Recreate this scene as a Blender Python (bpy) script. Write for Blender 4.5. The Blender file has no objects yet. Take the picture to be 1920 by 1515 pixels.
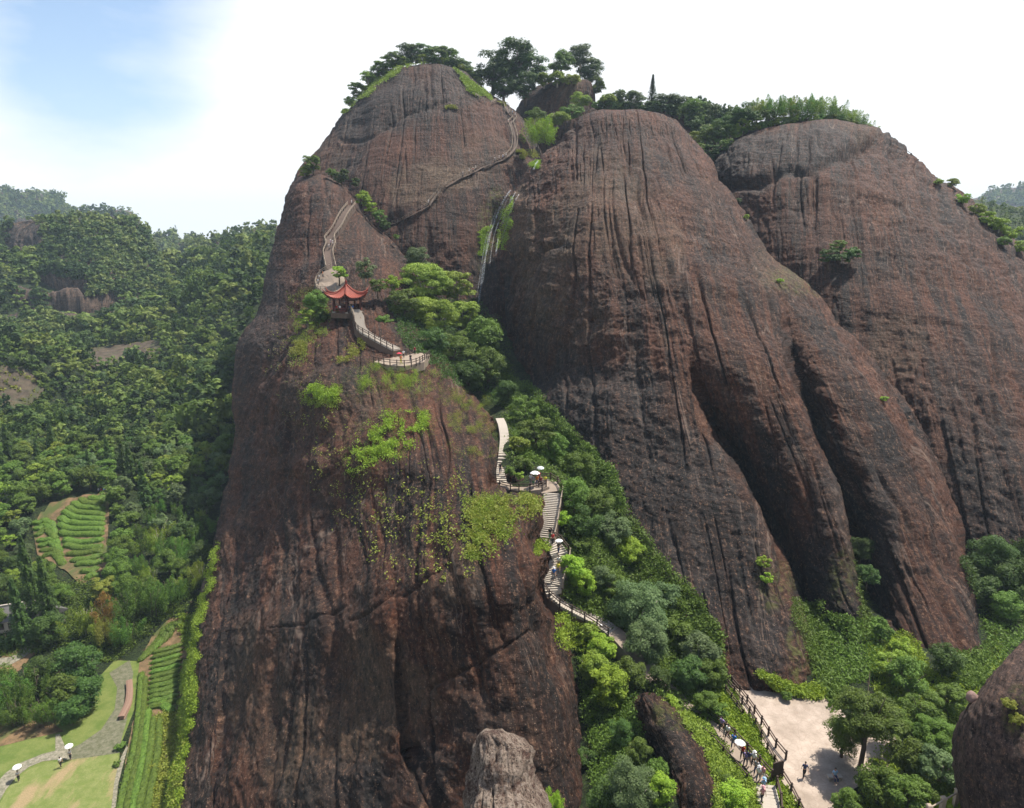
import bpy, math, random
import numpy as np
from mathutils import Vector, Matrix
from mathutils.geometry import delaunay_2d_cdt

R = math.radians
rng = np.random.default_rng(7)
random.seed(7)
scene = bpy.context.scene
COL = scene.collection

# ------------------------------------------------------------------ camera
FPX, CX, CY, PITCH = 1251.0, 960.0, 757.5, R(14.7)
cam_data = bpy.data.cameras.new("camera")
cam_data.sensor_width = 36.0
cam_data.sensor_fit = 'HORIZONTAL'
cam_data.lens = 36.0 * FPX / 1920.0
cam_data.clip_start = 0.5
cam_data.clip_end = 20000
cam = bpy.data.objects.new("camera", cam_data)
cam.rotation_euler = (math.pi / 2 - PITCH, 0, 0)
COL.objects.link(cam)
scene.camera = cam

# ------------------------------------------------------------------ light
SUN = Vector((0.37, 0.28, 0.885)).normalized()
sun_el = math.asin(SUN.z)
sun_az = math.atan2(SUN.x, SUN.y)
scene.view_settings.view_transform = 'Standard'
scene.view_settings.look = 'None'
scene.view_settings.gamma = 1
scene.view_settings.exposure = 0.72
world = bpy.data.worlds.new("World")
scene.world = world
world.use_nodes = True
nt = world.node_tree
nt.nodes.clear()
W = nt.nodes.new
def L(a, b): nt.links.new(a, b)
wo = W('ShaderNodeOutputWorld')
sky = W('ShaderNodeTexSky'); sky.sky_type = 'NISHITA'; sky.sun_disc = False
sky.sun_elevation = sun_el; sky.sun_rotation = sun_az; sky.air_density = 1.0; sky.dust_density = 1.5
bg1 = W('ShaderNodeBackground'); bg1.inputs[1].default_value = 0.12
L(sky.outputs[0], bg1.inputs[0])
tc = W('ShaderNodeTexCoord')
sx = W('ShaderNodeSeparateXYZ'); L(tc.outputs['Generated'], sx.inputs[0])
mp = W('ShaderNodeMapping'); mp.inputs['Scale'].default_value = (1.0, 1.0, 2.6); L(tc.outputs['Generated'], mp.inputs[0])
nz = W('ShaderNodeTexNoise'); nz.inputs['Scale'].default_value = 2.3; nz.inputs['Detail'].default_value = 7; nz.inputs['Roughness'].default_value = 0.55
L(mp.outputs[0], nz.inputs['Vector'])
def wmath(op, a, b=None, clamp=False):
    n = W('ShaderNodeMath'); n.operation = op; n.use_clamp = clamp
    for i, v in enumerate((a, b)):
        if v is None: continue
        if isinstance(v, (int, float)): n.inputs[i].default_value = v
        else: L(v, n.inputs[i])
    return n.outputs[0]
# clear hole in the cloud cover towards the upper left, clouds thinned overhead, out of view, to lower the ambient light
def wdot(vec):
    n = W('ShaderNodeVectorMath'); n.operation = 'DOT_PRODUCT'
    L(tc.outputs['Generated'], n.inputs[0]); n.inputs[1].default_value = vec
    return n.outputs['Value']
hole = wmath('MULTIPLY', wmath('SUBTRACT', wdot(Vector((-0.48, 0.85, 0.20)).normalized()), 0.982), 40.0, True)
over = wmath('MULTIPLY', wmath('SUBTRACT', sx.outputs[2], 0.32), 3.0, True)
cl = wmath('ADD', nz.outputs['Fac'], 0.30)
cl = wmath('SUBTRACT', cl, wmath('MULTIPLY', hole, 0.62))
cl = wmath('SUBTRACT', cl, wmath('MULTIPLY', over, 0.75))
cf = wmath('MULTIPLY', wmath('SUBTRACT', cl, 0.36), 3.2, True)
cf = wmath('MULTIPLY', cf, 0.97)
bg2 = W('ShaderNodeBackground'); bg2.inputs[0].default_value = (0.965, 0.985, 1.0, 1); bg2.inputs[1].default_value = 0.72
mx = W('ShaderNodeMixShader')
L(cf, mx.inputs[0]); L(bg1.outputs[0], mx.inputs[1]); L(bg2.outputs[0], mx.inputs[2]); L(mx.outputs[0], wo.inputs[0])

sd = bpy.data.lights.new("sun", 'SUN'); sd.energy = 5.0; sd.angle = R(0.5); sd.color = (1.0, 0.94, 0.85)
so = bpy.data.objects.new("sun", sd)
so.rotation_euler = (-SUN).to_track_quat('-Z', 'Y').to_euler()
so.location = (0, 0, 200)
COL.objects.link(so)

# ------------------------------------------------------------------ helpers
cp, sp_ = math.cos(PITCH), math.sin(PITCH)
def unproj(px, py, Y):
    """photo pixel + distance along world Y -> world point (arrays allowed)"""
    a = (np.asarray(px, float) - CX) / FPX; b = (CY - np.asarray(py, float)) / FPX
    t = np.asarray(Y, float) / (cp + b * sp_)
    return np.stack(np.broadcast_arrays(a * t, (cp + b * sp_) * t, (-sp_ + b * cp) * t), -1)
def proj(P):
    P = np.asarray(P, float)
    d = P[..., 1] * cp - P[..., 2] * sp_
    u = P[..., 1] * sp_ + P[..., 2] * cp
    return CX + FPX * P[..., 0] / d, CY - FPX * u / d
def slant(P):
    P = np.asarray(P); return P[..., 1] * cp - P[..., 2] * sp_

def hsh(i, j, k):
    n = (i * 374761393 + j * 668265263 + k * 1274126177) & 0xFFFFFFFF
    n = ((n ^ (n >> 13)) * 1274126177) & 0xFFFFFFFF
    n = ((n ^ (n >> 16)) * 2246822519) & 0xFFFFFFFF
    return ((n ^ (n >> 15)) & 0xFFFFFF).astype(float) / 0xFFFFFF
def noise(x, y, z):
    x, y, z = np.broadcast_arrays(*[np.asarray(q, float) for q in (x, y, z)])
    i, j, k = np.floor(x).astype(np.int64), np.floor(y).astype(np.int64), np.floor(z).astype(np.int64)
    fx, fy, fz = x - i, y - j, z - k
    fx, fy, fz = [f * f * (3 - 2 * f) for f in (fx, fy, fz)]
    o = 0
    for a in (0, 1):
        wa = fx if a else 1 - fx
        for b in (0, 1):
            wb = fy if b else 1 - fy
            for c in (0, 1):
                wc = fz if c else 1 - fz
                o = o + wa * wb * wc * hsh(i + a, j + b, k + c)
    return o * 2 - 1
def fbm(x, y, z, o=4, g=0.5):
    s = 0; a = 1
    for q in range(o):
        s = s + a * noise(x + 17.3 * q, y - 9.1 * q, z + 5.7 * q); a *= g; x = x * 2.03; y = y * 2.03; z = z * 2.03
    return s
def sstep(a, b, x):
    t = np.clip((x - a) / (b - a), 0, 1); return t * t * (3 - 2 * t)

def mesh_np(name, V, F, mats, uv=None, attrs=None, smooth=True, midx=None):
    """V (n,3), F (m,k) int array -> mesh"""
    me = bpy.data.meshes.new(name)
    V = np.ascontiguousarray(V, dtype=np.float32); F = np.ascontiguousarray(F, dtype=np.int32)
    m, k = F.shape
    me.vertices.add(len(V)); me.vertices.foreach_set('co', V.ravel())
    me.loops.add(m * k); me.loops.foreach_set('vertex_index', F.ravel())
    me.polygons.add(m)
    me.polygons.foreach_set('loop_start', np.arange(0, m * k, k, dtype=np.int32))
    me.polygons.foreach_set('loop_total', np.full(m, k, dtype=np.int32))
    me.polygons.foreach_set('use_smooth', np.full(m, smooth, dtype=bool))
    if midx is not None: me.polygons.foreach_set('material_index', np.ascontiguousarray(midx, dtype=np.int32))
    if uv is not None:
        l = me.uv_layers.new(name='flow'); l.data.foreach_set('uv', np.ascontiguousarray(uv[F.ravel()], dtype=np.float32).ravel())
    if attrs:
        for an, av in attrs.items():
            at = me.attributes.new(an, 'FLOAT', 'POINT'); at.data.foreach_set('value', np.ascontiguousarray(av, dtype=np.float32))
    me.update(calc_edges=True)
    for mt in (mats if isinstance(mats, (list, tuple)) else [mats]): me.materials.append(mt)
    return me
def obj(name, me, parent=None, **props):
    o = bpy.data.objects.new(name, me); COL.objects.link(o)
    if parent: o.parent = parent
    for k, v in props.items():
        if v is not None: o[k] = v
    return o
def thing(name, label, category, loc=(0, 0, 0), rz=0, group=None):
    o = obj(name, None, None, label=label, category=category, group=group)
    o.location = loc; o.rotation_euler = (0, 0, rz); o.empty_display_size = 0.3
    return o
def copy_tree(o, parent=None):
    c = o.copy(); COL.objects.link(c)
    if parent: c.parent = parent
    for ch in o.children: copy_tree(ch, c)
    return c
def grid_faces(nr, nc, wrap=False):
    i = np.arange(nr - 1)[:, None]; j = np.arange(nc if wrap else nc - 1)[None, :]
    j2 = (j + 1) % nc
    return np.stack([i * nc + j, (i + 1) * nc + j, (i + 1) * nc + j2, i * nc + j2], -1).reshape(-1, 4)
def inpoly(x, y, poly):
    x = np.asarray(x, float); y = np.asarray(y, float); r = np.zeros(np.broadcast(x, y).shape, bool)
    n = len(poly)
    for a in range(n):
        x1, y1 = poly[a]; x2, y2 = poly[(a + 1) % n]
        if y1 == y2: continue
        c = ((y1 > y) != (y2 > y)) & (x < (x2 - x1) * (y - y1) / (y2 - y1) + x1)
        r ^= c
    return r

class MB:
    """collects boxes / tubes / lathes into one mesh (tris+quads)"""
    def __init__(s): s.v = []; s.f = []
    def add(s, vs, fs):
        b = len(s.v); s.v += [tuple(q) for q in vs]; s.f += [tuple(i + b for i in f) for f in fs]; return s
    def box(s, c, sz, rz=0, taper=1.0):
        hx, hy, hz = [q / 2 for q in sz]; vs = []
        for dz, k in ((-hz, 1), (hz, taper)):
            for dx, dy in ((-hx, -hy), (hx, -hy), (hx, hy), (-hx, hy)):
                x, y = dx * k, dy * k
                vs.append((c[0] + x * math.cos(rz) - y * math.sin(rz), c[1] + x * math.sin(rz) + y * math.cos(rz), c[2] + dz))
        return s.add(vs, [(0, 3, 2, 1), (4, 5, 6, 7), (0, 1, 5, 4), (1, 2, 6, 5), (2, 3, 7, 6), (3, 0, 4, 7)])
    def tube(s, pts, rad, n=8, cap=True):
        pts = [Vector(p) for p in pts]; m = len(pts)
        rad = rad if isinstance(rad, (list, tuple)) else [rad] * m
        vs = []; fs = []
        for i, p in enumerate(pts):
            d = (pts[min(i + 1, m - 1)] - pts[max(i - 1, 0)]).normalized()
            a = d.cross(Vector((0, 0, 1)) if abs(d.z) < 0.95 else Vector((1, 0, 0))).normalized(); b = d.cross(a)
            for k in range(n):
                t = 2 * math.pi * k / n; vs.append(p + rad[i] * (math.cos(t) * a + math.sin(t) * b))
        for i in range(m - 1):
            for k in range(n):
                k2 = (k + 1) % n; fs.append((i * n + k, (i + 1) * n + k, (i + 1) * n + k2, i * n + k2))
        if cap: fs += [tuple(range(n)), tuple((m - 1) * n + k for k in reversed(range(n)))]
        return s.add(vs, fs)
    def beam(s, p, q, w, h):
        p, q = Vector(p), Vector(q); d = (q - p).normalized()
        a = d.cross(Vector((0, 0, 1))).normalized() * (w / 2); b = a.cross(d).normalized() * (h / 2)
        vs = [p - a - b, p + a - b, p + a + b, p - a + b, q - a - b, q + a - b, q + a + b, q - a + b]
        return s.add(vs, [(0, 1, 2, 3), (7, 6, 5, 4), (0, 4, 5, 1), (1, 5, 6, 2), (2, 6, 7, 3), (3, 7, 4, 0)])
    def mesh(s, name, mat, smooth=False):
        me = bpy.data.meshes.new(name); me.from_pydata(s.v, [], s.f); me.update()
        if mat: me.materials.append(mat)
        if smooth: me.polygons.foreach_set('use_smooth', [True] * len(me.polygons))
        return me
    def build(s, name, mat, parent=None, smooth=False, **p): return obj(name, s.mesh(name, mat, smooth), parent, **p)

# ------------------------------------------------------------------ materials
class NT:
    def __init__(s, name):
        s.m = bpy.data.materials.new(name); s.m.use_nodes = True; s.t = s.m.node_tree
        s.b = s.t.nodes['Principled BSDF']; s.b.inputs['Roughness'].default_value = 0.85
        s.b.inputs['Specular IOR Level'].default_value = 0.25
    def n(s, ty, **ins):
        n = s.t.nodes.new(ty)
        for k, v in ins.items(): s.set(n.inputs[k.replace('_', ' ')], v)
        return n
    def set(s, inp, v):
        if hasattr(v, 'links') or hasattr(v, 'is_linked'): s.t.links.new(v, inp)
        else: inp.default_value = v
    def coords(s, kind='Object'): return s.n('ShaderNodeTexCoord').outputs[kind]
    def mapping(s, vec, sc): 
        n = s.n('ShaderNodeMapping'); s.set(n.inputs['Vector'], vec); n.inputs['Scale'].default_value = sc; return n.outputs[0]
    def noise(s, vec, scale, detail=4, rough=0.55, dist=0):
        n = s.n('ShaderNodeTexNoise'); s.set(n.inputs['Vector'], vec)
        n.inputs['Scale'].default_value = scale; n.inputs['Detail'].default_value = detail; n.inputs['Roughness'].default_value = rough; n.inputs['Distortion'].default_value = dist
        return n.outputs['Fac']
    def ramp(s, fac, *stops, interp='LINEAR'):
        n = s.n('ShaderNodeValToRGB'); s.set(n.inputs[0], fac); cr = n.color_ramp; cr.interpolation = interp
        while len(cr.elements) < len(stops): cr.elements.new(0.5)
        for e, (p, c) in zip(cr.elements, stops):
            e.position = p; e.color = (c, c, c, 1) if isinstance(c, (int, float)) else (*c, 1)
        return n.outputs[0]
    def mix(s, fac, a, b, mode='MIX'):
        n = s.n('ShaderNodeMix'); n.data_type = 'RGBA'; n.blend_type = mode
        s.set(n.inputs[0], fac)
        for i, v in ((6, a), (7, b)):
            if isinstance(v, tuple) and len(v) == 3: v = (*v, 1)
            s.set(n.inputs[i], v)
        return n.outputs[2]
    def math(s, op, a, b=0.0, clamp=False):
        n = s.n('ShaderNodeMath'); n.operation = op; n.use_clamp = clamp; s.set(n.inputs[0], a); s.set(n.inputs[1], b); return n.outputs[0]
    def attr(s, name):
        n = s.n('ShaderNodeAttribute'); n.attribute_name = name; return n.outputs['Fac']
    def bump(s, h, strength, dist):
        n = s.n('ShaderNodeBump'); s.set(n.inputs['Height'], h); n.inputs['Strength'].default_value = strength; n.inputs['Distance'].default_value = dist
        s.t.links.new(n.outputs[0], s.b.inputs['Normal'])
    def color(s, c): s.set(s.b.inputs['Base Color'], c if not (isinstance(c, tuple) and len(c) == 3) else (*c, 1))

def rock_material(name, base=(0.044, 0.0165, 0.0075), red=(0.092, 0.0290, 0.0115), dark=(0.009, 0.0070, 0.0058), grey=(0.110, 0.074, 0.044), sc=1.0):
    m = NT(name); uv = m.n('ShaderNodeUVMap').outputs[0]; ob = m.coords()
    big = m.noise(ob, 0.035 / sc, 4, 0.6)
    c = m.mix(m.ramp(big, (0.36, 0.0), (0.66, 1.0)), base, red)
    # dark water streaks running down the flow lines
    st = m.noise(m.mapping(uv, (0.40 / sc, 0.022 / sc, 1)), 1.0, 6, 0.62, 0.4)
    c = m.mix(m.math('MULTIPLY', m.ramp(st, (0.45, 0.0), (0.57, 0.95)), m.ramp(m.noise(ob, 0.05 / sc, 3, 0.6), (0.38, 0.35), (0.58, 1.0))), c, dark)
    st2 = m.noise(m.mapping(uv, (0.8 / sc, 0.05 / sc, 1)), 1.0, 4, 0.6, 0.2)
    msk = m.ramp(m.noise(ob, 0.07 / sc, 3, 0.6), (0.42, 0.0), (0.62, 1.0))
    c = m.mix(m.math('MULTIPLY', msk, m.ramp(st2, (0.52, 0.0), (0.72, 0.6))), c, (0.135, 0.078, 0.046))
    st3 = m.noise(m.mapping(uv, (1.9 / sc, 0.035 / sc, 1)), 1.0, 4, 0.55, 0.1)
    c = m.mix(m.math('MULTIPLY', m.ramp(st3, (0.50, 0.0), (0.62, 0.75)), m.ramp(m.noise(ob, 0.045 / sc, 2, 0.6), (0.35, 0.2), (0.55, 1.0))), c, dark)
    # lichen grey zones
    ln = m.noise(ob, 0.16 / sc, 6, 0.7)
    lz = m.math('MULTIPLY', m.attr('pale'), m.ramp(ln, (0.30, 0.0), (0.62, 1.0)))
    c = m.mix(lz, c, grey)
    c = m.mix(m.math('MULTIPLY', m.ramp(ln, (0.60, 0.0), (0.78, 1.0)), 0.35), c, grey)
    # dark zones: mineral staining, and shade painted into the middle cliff's lower left
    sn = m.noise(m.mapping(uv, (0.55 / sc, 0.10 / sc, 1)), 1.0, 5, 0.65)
    c = m.mix(m.math('MULTIPLY', m.attr('stain_shade'), m.ramp(sn, (0.25, 0.35), (0.6, 1.0))), c, m.mix(m.ramp(st2, (0.45, 0.0), (0.7, 1.0)), (0.010, 0.0088, 0.0082), (0.050, 0.043, 0.038)))
    # grain: pale specks and dark pits
    g1 = m.math('ADD', m.math('MULTIPLY', m.noise(ob, 2.3 / sc, 5, 0.85), .5), m.math('MULTIPLY', m.noise(m.mapping(uv, (2.4 / sc, 0.55 / sc, 1)), 1.0, 5, 0.8), .5))
    c = m.mix(m.ramp(g1, (0.41, 0.95), (0.51, 0.0)), c, (0.006, 0.005, 0.004))
    c = m.mix(m.ramp(g1, (0.535, 0.0), (0.60, 0.85)), c, (0.20, 0.112, 0.068))
    g2 = m.noise(ob, 5.5 / sc, 2, 0.6)
    c = m.mix(m.ramp(g2, (0.67, 0.0), (0.72, 0.8)), c, (0.34, 0.235, 0.17))
    vc = m.noise(m.mapping(uv, (0.16 / sc, 0.012 / sc, 1)), 1.0, 5, 0.55, 0.6)
    vein = m.math('ABSOLUTE', m.math('SUBTRACT', vc, 0.5))
    c = m.mix(m.math('MULTIPLY', m.ramp(vein, (0.0, 0.6), (0.006, 0.0)), m.ramp(m.noise(ob, 0.09 / sc, 3, .6), (.45, 0.0), (.6, 1.0))), c, (0.20, 0.145, 0.11))
    # moss
    mn = m.noise(ob, 1.0 / sc, 5, 0.7)
    c = m.mix(m.math('MULTIPLY', m.attr('moss'), m.ramp(mn, (0.46, 0.0), (0.60, .8))), c, (0.09, 0.095, 0.022))
    m.color(c)
    h = m.math('ADD', m.noise(ob, 1.1 / sc, 8, 0.8), m.math('MULTIPLY', m.noise(m.mapping(uv, (0.9 / sc, 0.10 / sc, 1)), 1.0, 5, 0.6), 0.8))
    hz = m.noise(m.mapping(ob, (0.25, 0.25, 1.6)), 0.8 / sc, 4, 0.65)
    h = m.math('ADD', h, m.math('MULTIPLY', hz, 0.9))
    m.bump(h, 0.85, 0.7 * sc)
    m.b.inputs['Roughness'].default_value = 0.8
    return m.m

def leaf_material(name, col, col2, trans=0.35):
    m = NT(name); ob = m.coords()
    oi = m.n('ShaderNodeObjectInfo').outputs['Random']
    f = m.noise(ob, 2.2, 3, 0.7)
    c = m.mix(m.ramp(f, (0.32, 0.0), (0.68, 1.0)), col, col2)
    hs = m.n('ShaderNodeHueSaturation'); m.set(hs.inputs['Color'], c)
    m.set(hs.inputs['Value'], m.math('ADD', m.math('MULTIPLY', oi, 0.55), 0.88))
    m.set(hs.inputs['Hue'], m.math('ADD', m.math('MULTIPLY', oi, 0.03), 0.485))
    m.color(hs.outputs[0]); m.b.inputs['Roughness'].default_value = 0.6
    tr = m.n('ShaderNodeBsdfTranslucent'); m.set(tr.inputs['Color'], hs.outputs[0])
    mxs = m.n('ShaderNodeMixShader'); mxs.inputs[0].default_value = trans
    m.t.links.new(m.b.outputs[0], mxs.inputs[1]); m.t.links.new(tr.outputs[0], mxs.inputs[2])
    m.t.links.new(mxs.outputs[0], m.t.nodes['Material Output'].inputs[0])
    return m.m

def plain(name, col, var=0.25, scale=3.0, rough=0.8, bump=0.0):
    m = NT(name); f = m.noise(m.coords(), scale, 5, 0.65)
    d = tuple(x * (1 - var) for x in col); e = tuple(min(1, x * (1 + var)) for x in col)
    m.color(m.mix(f, d, e)); m.b.inputs['Roughness'].default_value = rough
    if bump: m.bump(f, 0.6, bump)
    return m.m
def tinted(name, var=0.2, rough=0.8):
    m = NT(name); oi = m.n('ShaderNodeObjectInfo').outputs['Color']
    f = m.noise(m.coords(), 6.0, 3, 0.6)
    m.color(m.mix(m.math('MULTIPLY', f, var), oi, (0.05, 0.05, 0.05))); m.b.inputs['Roughness'].default_value = rough
    return m.m

M = {}
M['rock'] = rock_material('purple_brown_rock')
M['rock_near'] = rock_material('coarse_rock', base=(0.085, 0.056, 0.046), red=(0.13, 0.078, 0.062), sc=0.45)
M['rock_far'] = rock_material('hill_rock', base=(0.085, 0.058, 0.042), red=(0.13, 0.085, 0.058), dark=(0.02, 0.018, 0.016), sc=2.0)
bo = NT('mottled_boulder'); bv = bo.coords(); b1 = bo.noise(bv, 1.5, 6, .75); b2 = bo.noise(bv, 7.0, 5, .8)
bc = bo.mix(bo.ramp(b1, (.40, 0.0), (.56, 1.0)), (.075, .040, .028), (.25, .195, .15)); bc = bo.mix(bo.ramp(b2, (.40, .95), (.49, 0.0)), bc, (.018, .012, .010)); bc = bo.mix(bo.ramp(b2, (.56, 0.0), (.66, .8)), bc, (.36, .31, .27))
bo.color(bc); bo.bump(bo.math('ADD', b1, bo.math('MULTIPLY', b2, .6)), 1.0, .25); M['boulder'] = bo.m
GREENS = {
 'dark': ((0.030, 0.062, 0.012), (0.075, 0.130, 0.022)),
 'mid': ((0.055, 0.098, 0.013), (0.125, 0.195, 0.027)),
 'light': ((0.110, 0.170, 0.018), (0.230, 0.300, 0.036)),
 'bright': ((0.120, 0.220, 0.016), (0.270, 0.380, 0.032)),
 'grey': ((0.055, 0.098, 0.030), (0.150, 0.210, 0.080)),
 'yellow': ((0.130, 0.160, 0.020), (0.240, 0.240, 0.040)),
 'orange': ((0.140, 0.110, 0.025), (0.300, 0.160, 0.040)),
 'bamboo': ((0.050, 0.110, 0.014), (0.120, 0.215, 0.032)),
}
for k, (a, b) in GREENS.items(): M['leaf_' + k] = leaf_material('foliage_' + k, a, b)
M['bark'] = plain('bark', (0.10, 0.075, 0.055), 0.4, 6)
M['pale_bark'] = plain('pale_bark', (0.30, 0.27, 0.22), 0.3, 6)

# ------------------------------------------------------------------ terrain height field
CT = [ # photo pixel, distance
 (-150,1515,73),(0,1515,73),(200,1515,73),(330,1515,73),(0,1400,83),(200,1400,83),(330,1400,84),(180,1300,95),(330,1300,95),(-150,1350,88),
 (330,1200,108),(250,1200,108),(100,1200,108),(-100,1200,108),(380,1120,120),(0,1100,125),(200,1100,124),(350,1050,134),
 (60,1030,140),(190,1060,132),(190,940,156),(90,950,153),(330,950,158),(430,900,172),(-100,950,160),(0,860,185),(200,850,192),(440,800,215),(300,780,220),
 (50,760,240),(-150,760,240),(0,680,285),(200,680,290),(430,660,290),(300,620,330),(470,560,330),(120,620,345),(-100,640,320),
 (330,560,420),(500,480,400),(400,500,540),(515,440,440),(330,480,640),(420,462,640),(480,445,560),
]
GP = [tuple(unproj(*c)) for c in CT]
# gorge, plaza and slopes at world positions (from pixel + distance)
PZ = -50.0
for px, py in [(1380,1245),(1440,1300),(1500,1330),(1560,1300),(1450,1400),(1540,1400),(1500,1500),(1580,1500),(1500,1600),(1700,1350),(1650,1250),(1800,1290)]:
    b = (CY - py) / FPX; Yd = PZ * (cp + b * sp_) / (-sp_ + b * cp)
    GP.append(tuple(unproj(px, py, Yd)))
for c in [(1130,1240,67.5),(1210,1150,76),(1160,1000,92),(1080,900,104),(1010,840,118),(950,760,136),(900,700,152),(850,640,172),(790,560,205),(850,560,215),(900,600,205),
          (1180,1350,56),(1250,1330,59),(1330,1340,59.5),(1340,1400,55),(1420,1480,49.5),(1300,1480,45),(1200,1500,48),(1120,1400,57),(1150,1600,43),(1400,1600,43),(1300,1230,69),
          (1500,1380,57.4),(1850,1230,76),(1920,1150,86),(1760,1100,94),(1850,1060,100),(2000,1100,98),(1900,1300,66),(1750,1450,50),(1850,1500,47),(2000,1500,48),
          (700,1400,80),(700,1100,120),(700,800,190),(1400,900,180),(1200,500,330),(1700,700,250),(2200,900,250),(900,400,420),(1500,300,500),(2300,1400,90)]:
    GP.append(tuple(unproj(*c)))
PATHS = {}
MAIN_PATH = [(937,784,116),(943,800,110),(946,825,103),(944,850,97),(940,905,90),(965,912,89),(1000,912,87),(1022,905,88),(1035,928,85),(1030,960,82.5),(1022,1010,79),(1040,1025,78),(1050,1040,77),(1042,1075,74.5),(1036,1105,72.5),(1050,1125,72.2),(1080,1142,71.8),(1120,1162,71),(1170,1200,68.5),(1230,1270,64),(1300,1345,59),(1345,1378,56.6),(1385,1420,53.8),(1425,1466,50.7),(1432,1490,49.2),(1434,1530,46.6),(1434,1580,43.8)]
GP += [tuple(unproj(*c) - np.array([0, 0, 0.6])) for c in MAIN_PATH]
GP += [(-60, 20, -73), (0, 10, -66), (60, 15, -58), (-200, 20, -70), (200, 40, -55), (0, -80, -68), (-200, 250, -45), (-300, 400, -20), (300, 300, -40), (0, 700, -30), (-250, 140, -62), (-140, 110, -73)]
GP = np.array(GP)
def _k(a, b, c=9.0): return np.sqrt(((a[:, None, :2] - b[None, :, :2]) ** 2).sum(-1) + c * c)
_A = np.zeros((len(GP) + 1,) * 2); _A[:-1, :-1] = _k(GP, GP) - 0.35 * np.eye(len(GP)); _A[-1, :-1] = _A[:-1, -1] = 1
_w = np.linalg.solve(_A, np.append(GP[:, 2], 0))
def rbf(x, y):
    P = np.stack([x.ravel(), y.ravel()], -1); o = np.empty(len(P))
    for s in range(0, len(P), 40000):
        q = P[s:s + 40000]; o[s:s + 40000] = _k(q, GP) @ _w[:-1] + _w[-1]
    return o.reshape(x.shape)
def plane_pt(px, py, z):
    b = (CY - py) / FPX; return unproj(px, py, z * (cp + b * sp_) / (-sp_ + b * cp))
MZ = -75.0
MEADOW_PX = [(-200,1320),(150,1330),(195,1245),(262,1215),(345,1200),(350,1250),(360,1380),(340,1500),(330,1700),(-200,1700)]
PLAZA_PX = [(1345,1215),(1372,1232),(1420,1262),(1480,1290),(1545,1300),(1580,1330),(1680,1340),(1680,1420),(1600,1500),(1640,1650),(1560,1650),(1525,1600),(1492,1515),(1455,1430),(1415,1350),(1372,1285),(1340,1245)]
MEADOW = [tuple(plane_pt(x, y, MZ)[:2]) for x, y in MEADOW_PX]
PLAZA = [tuple(plane_pt(x, y, PZ)[:2]) for x, y in PLAZA_PX]
def pdist(x, y, poly):
    d = np.full(x.shape, 1e9); n = len(poly)
    for a in range(n):
        x1, y1 = poly[a]; x2, y2 = poly[(a + 1) % n]; dx, dy = x2 - x1, y2 - y1
        t = np.clip(((x - x1) * dx + (y - y1) * dy) / (dx * dx + dy * dy), 0, 1)
        d = np.minimum(d, np.hypot(x - x1 - t * dx, y - y1 - t * dy))
    return np.where(inpoly(x, y, poly), 0, d)
def axis(core0, core1, step, lo, hi, g=1.07):
    a = list(np.arange(core0, core1 + step, step)); s = step
    while a[-1] < hi: s *= g; a.append(a[-1] + s)
    s = step; b = []
    q = core0
    while q > lo: s *= g; q -= s; b.append(q)
    return np.array(b[::-1] + a)
TX = axis(-115, 85, 0.8, -2600, 2600); TY = axis(35, 170, 0.8, -400, 3400)
GX, GY = np.meshgrid(TX, TY)
TZ = rbf(np.clip(GX, -420, 420), np.clip(GY, -100, 720))
far = np.maximum(sstep(650, 1000, GY), sstep(330, 600, np.abs(GX)))
TZ = TZ * (1 - far) + far * (-55 + 25 * noise(GX / 300, GY / 300, 3.3))
rough = fbm(GX / 14, GY / 14, 0.5, 4) * 1.0 + fbm(GX / 60, GY / 60, 4.5, 2) * 2.0 * sstep(100, 200, GY)
fm = sstep(0, 7, pdist(GX, GY, MEADOW)); fp = sstep(0, 3.5, pdist(GX, GY, PLAZA))
_t = unproj(np.array([60, 200, 200, 130]), np.array([930, 930, 1095, 1095]), np.array([160, 160, 128, 128]))
ft = sstep(0, 10, pdist(GX, GY, [tuple(q[:2]) for q in _t]))
TZ = (TZ + rough * np.minimum(np.minimum(fm, fp), ft))
TZ = TZ * fm + MZ * (1 - fm); TZ = TZ * fp + PZ * (1 - fp)
def ground_z(x, y):
    x = np.asarray(x, float); y = np.asarray(y, float)
    i = np.clip(np.searchsorted(TX, x) - 1, 0, len(TX) - 2); j = np.clip(np.searchsorted(TY, y) - 1, 0, len(TY) - 2)
    u = (x - TX[i]) / (TX[i + 1] - TX[i]); v = (y - TY[j]) / (TY[j + 1] - TY[j])
    return (TZ[j, i] * (1 - u) + TZ[j, i + 1] * u) * (1 - v) + (TZ[j + 1, i] * (1 - u) + TZ[j + 1, i + 1] * u) * v
gm = NT('ground_soil_and_scrub'); gob = gm.coords()
gf = gm.noise(gob, 0.25, 6, 0.7)
gc = gm.mix(gm.ramp(gf, (0.35, 0.0), (0.6, 1.0)), (0.016, 0.032, 0.009), (0.035, 0.058, 0.016))
gc = gm.mix(gm.ramp(gm.noise(gob, 0.6, 5, 0.7), (0.58, 0.0), (0.7, 0.8)), gc, (0.16, 0.09, 0.05))
gl = gm.noise(gob, 2.2, 6, .85)
gc = gm.mix(gm.ramp(gl, (.42, .9), (.5, 0.0)), gc, (.006, .011, .004)); gc = gm.mix(gm.ramp(gl, (.52, 0.0), (.62, .9)), gc, (.085, .125, .028))
gm.color(gc); gm.bump(gl, 1.0, 1.4); M['ground'] = gm.m
obj('ground', mesh_np('ground', np.stack([GX, GY, TZ], -1).reshape(-1, 3), grid_faces(len(TY), len(TX))[:, ::-1], M['ground']), kind='structure')

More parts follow.
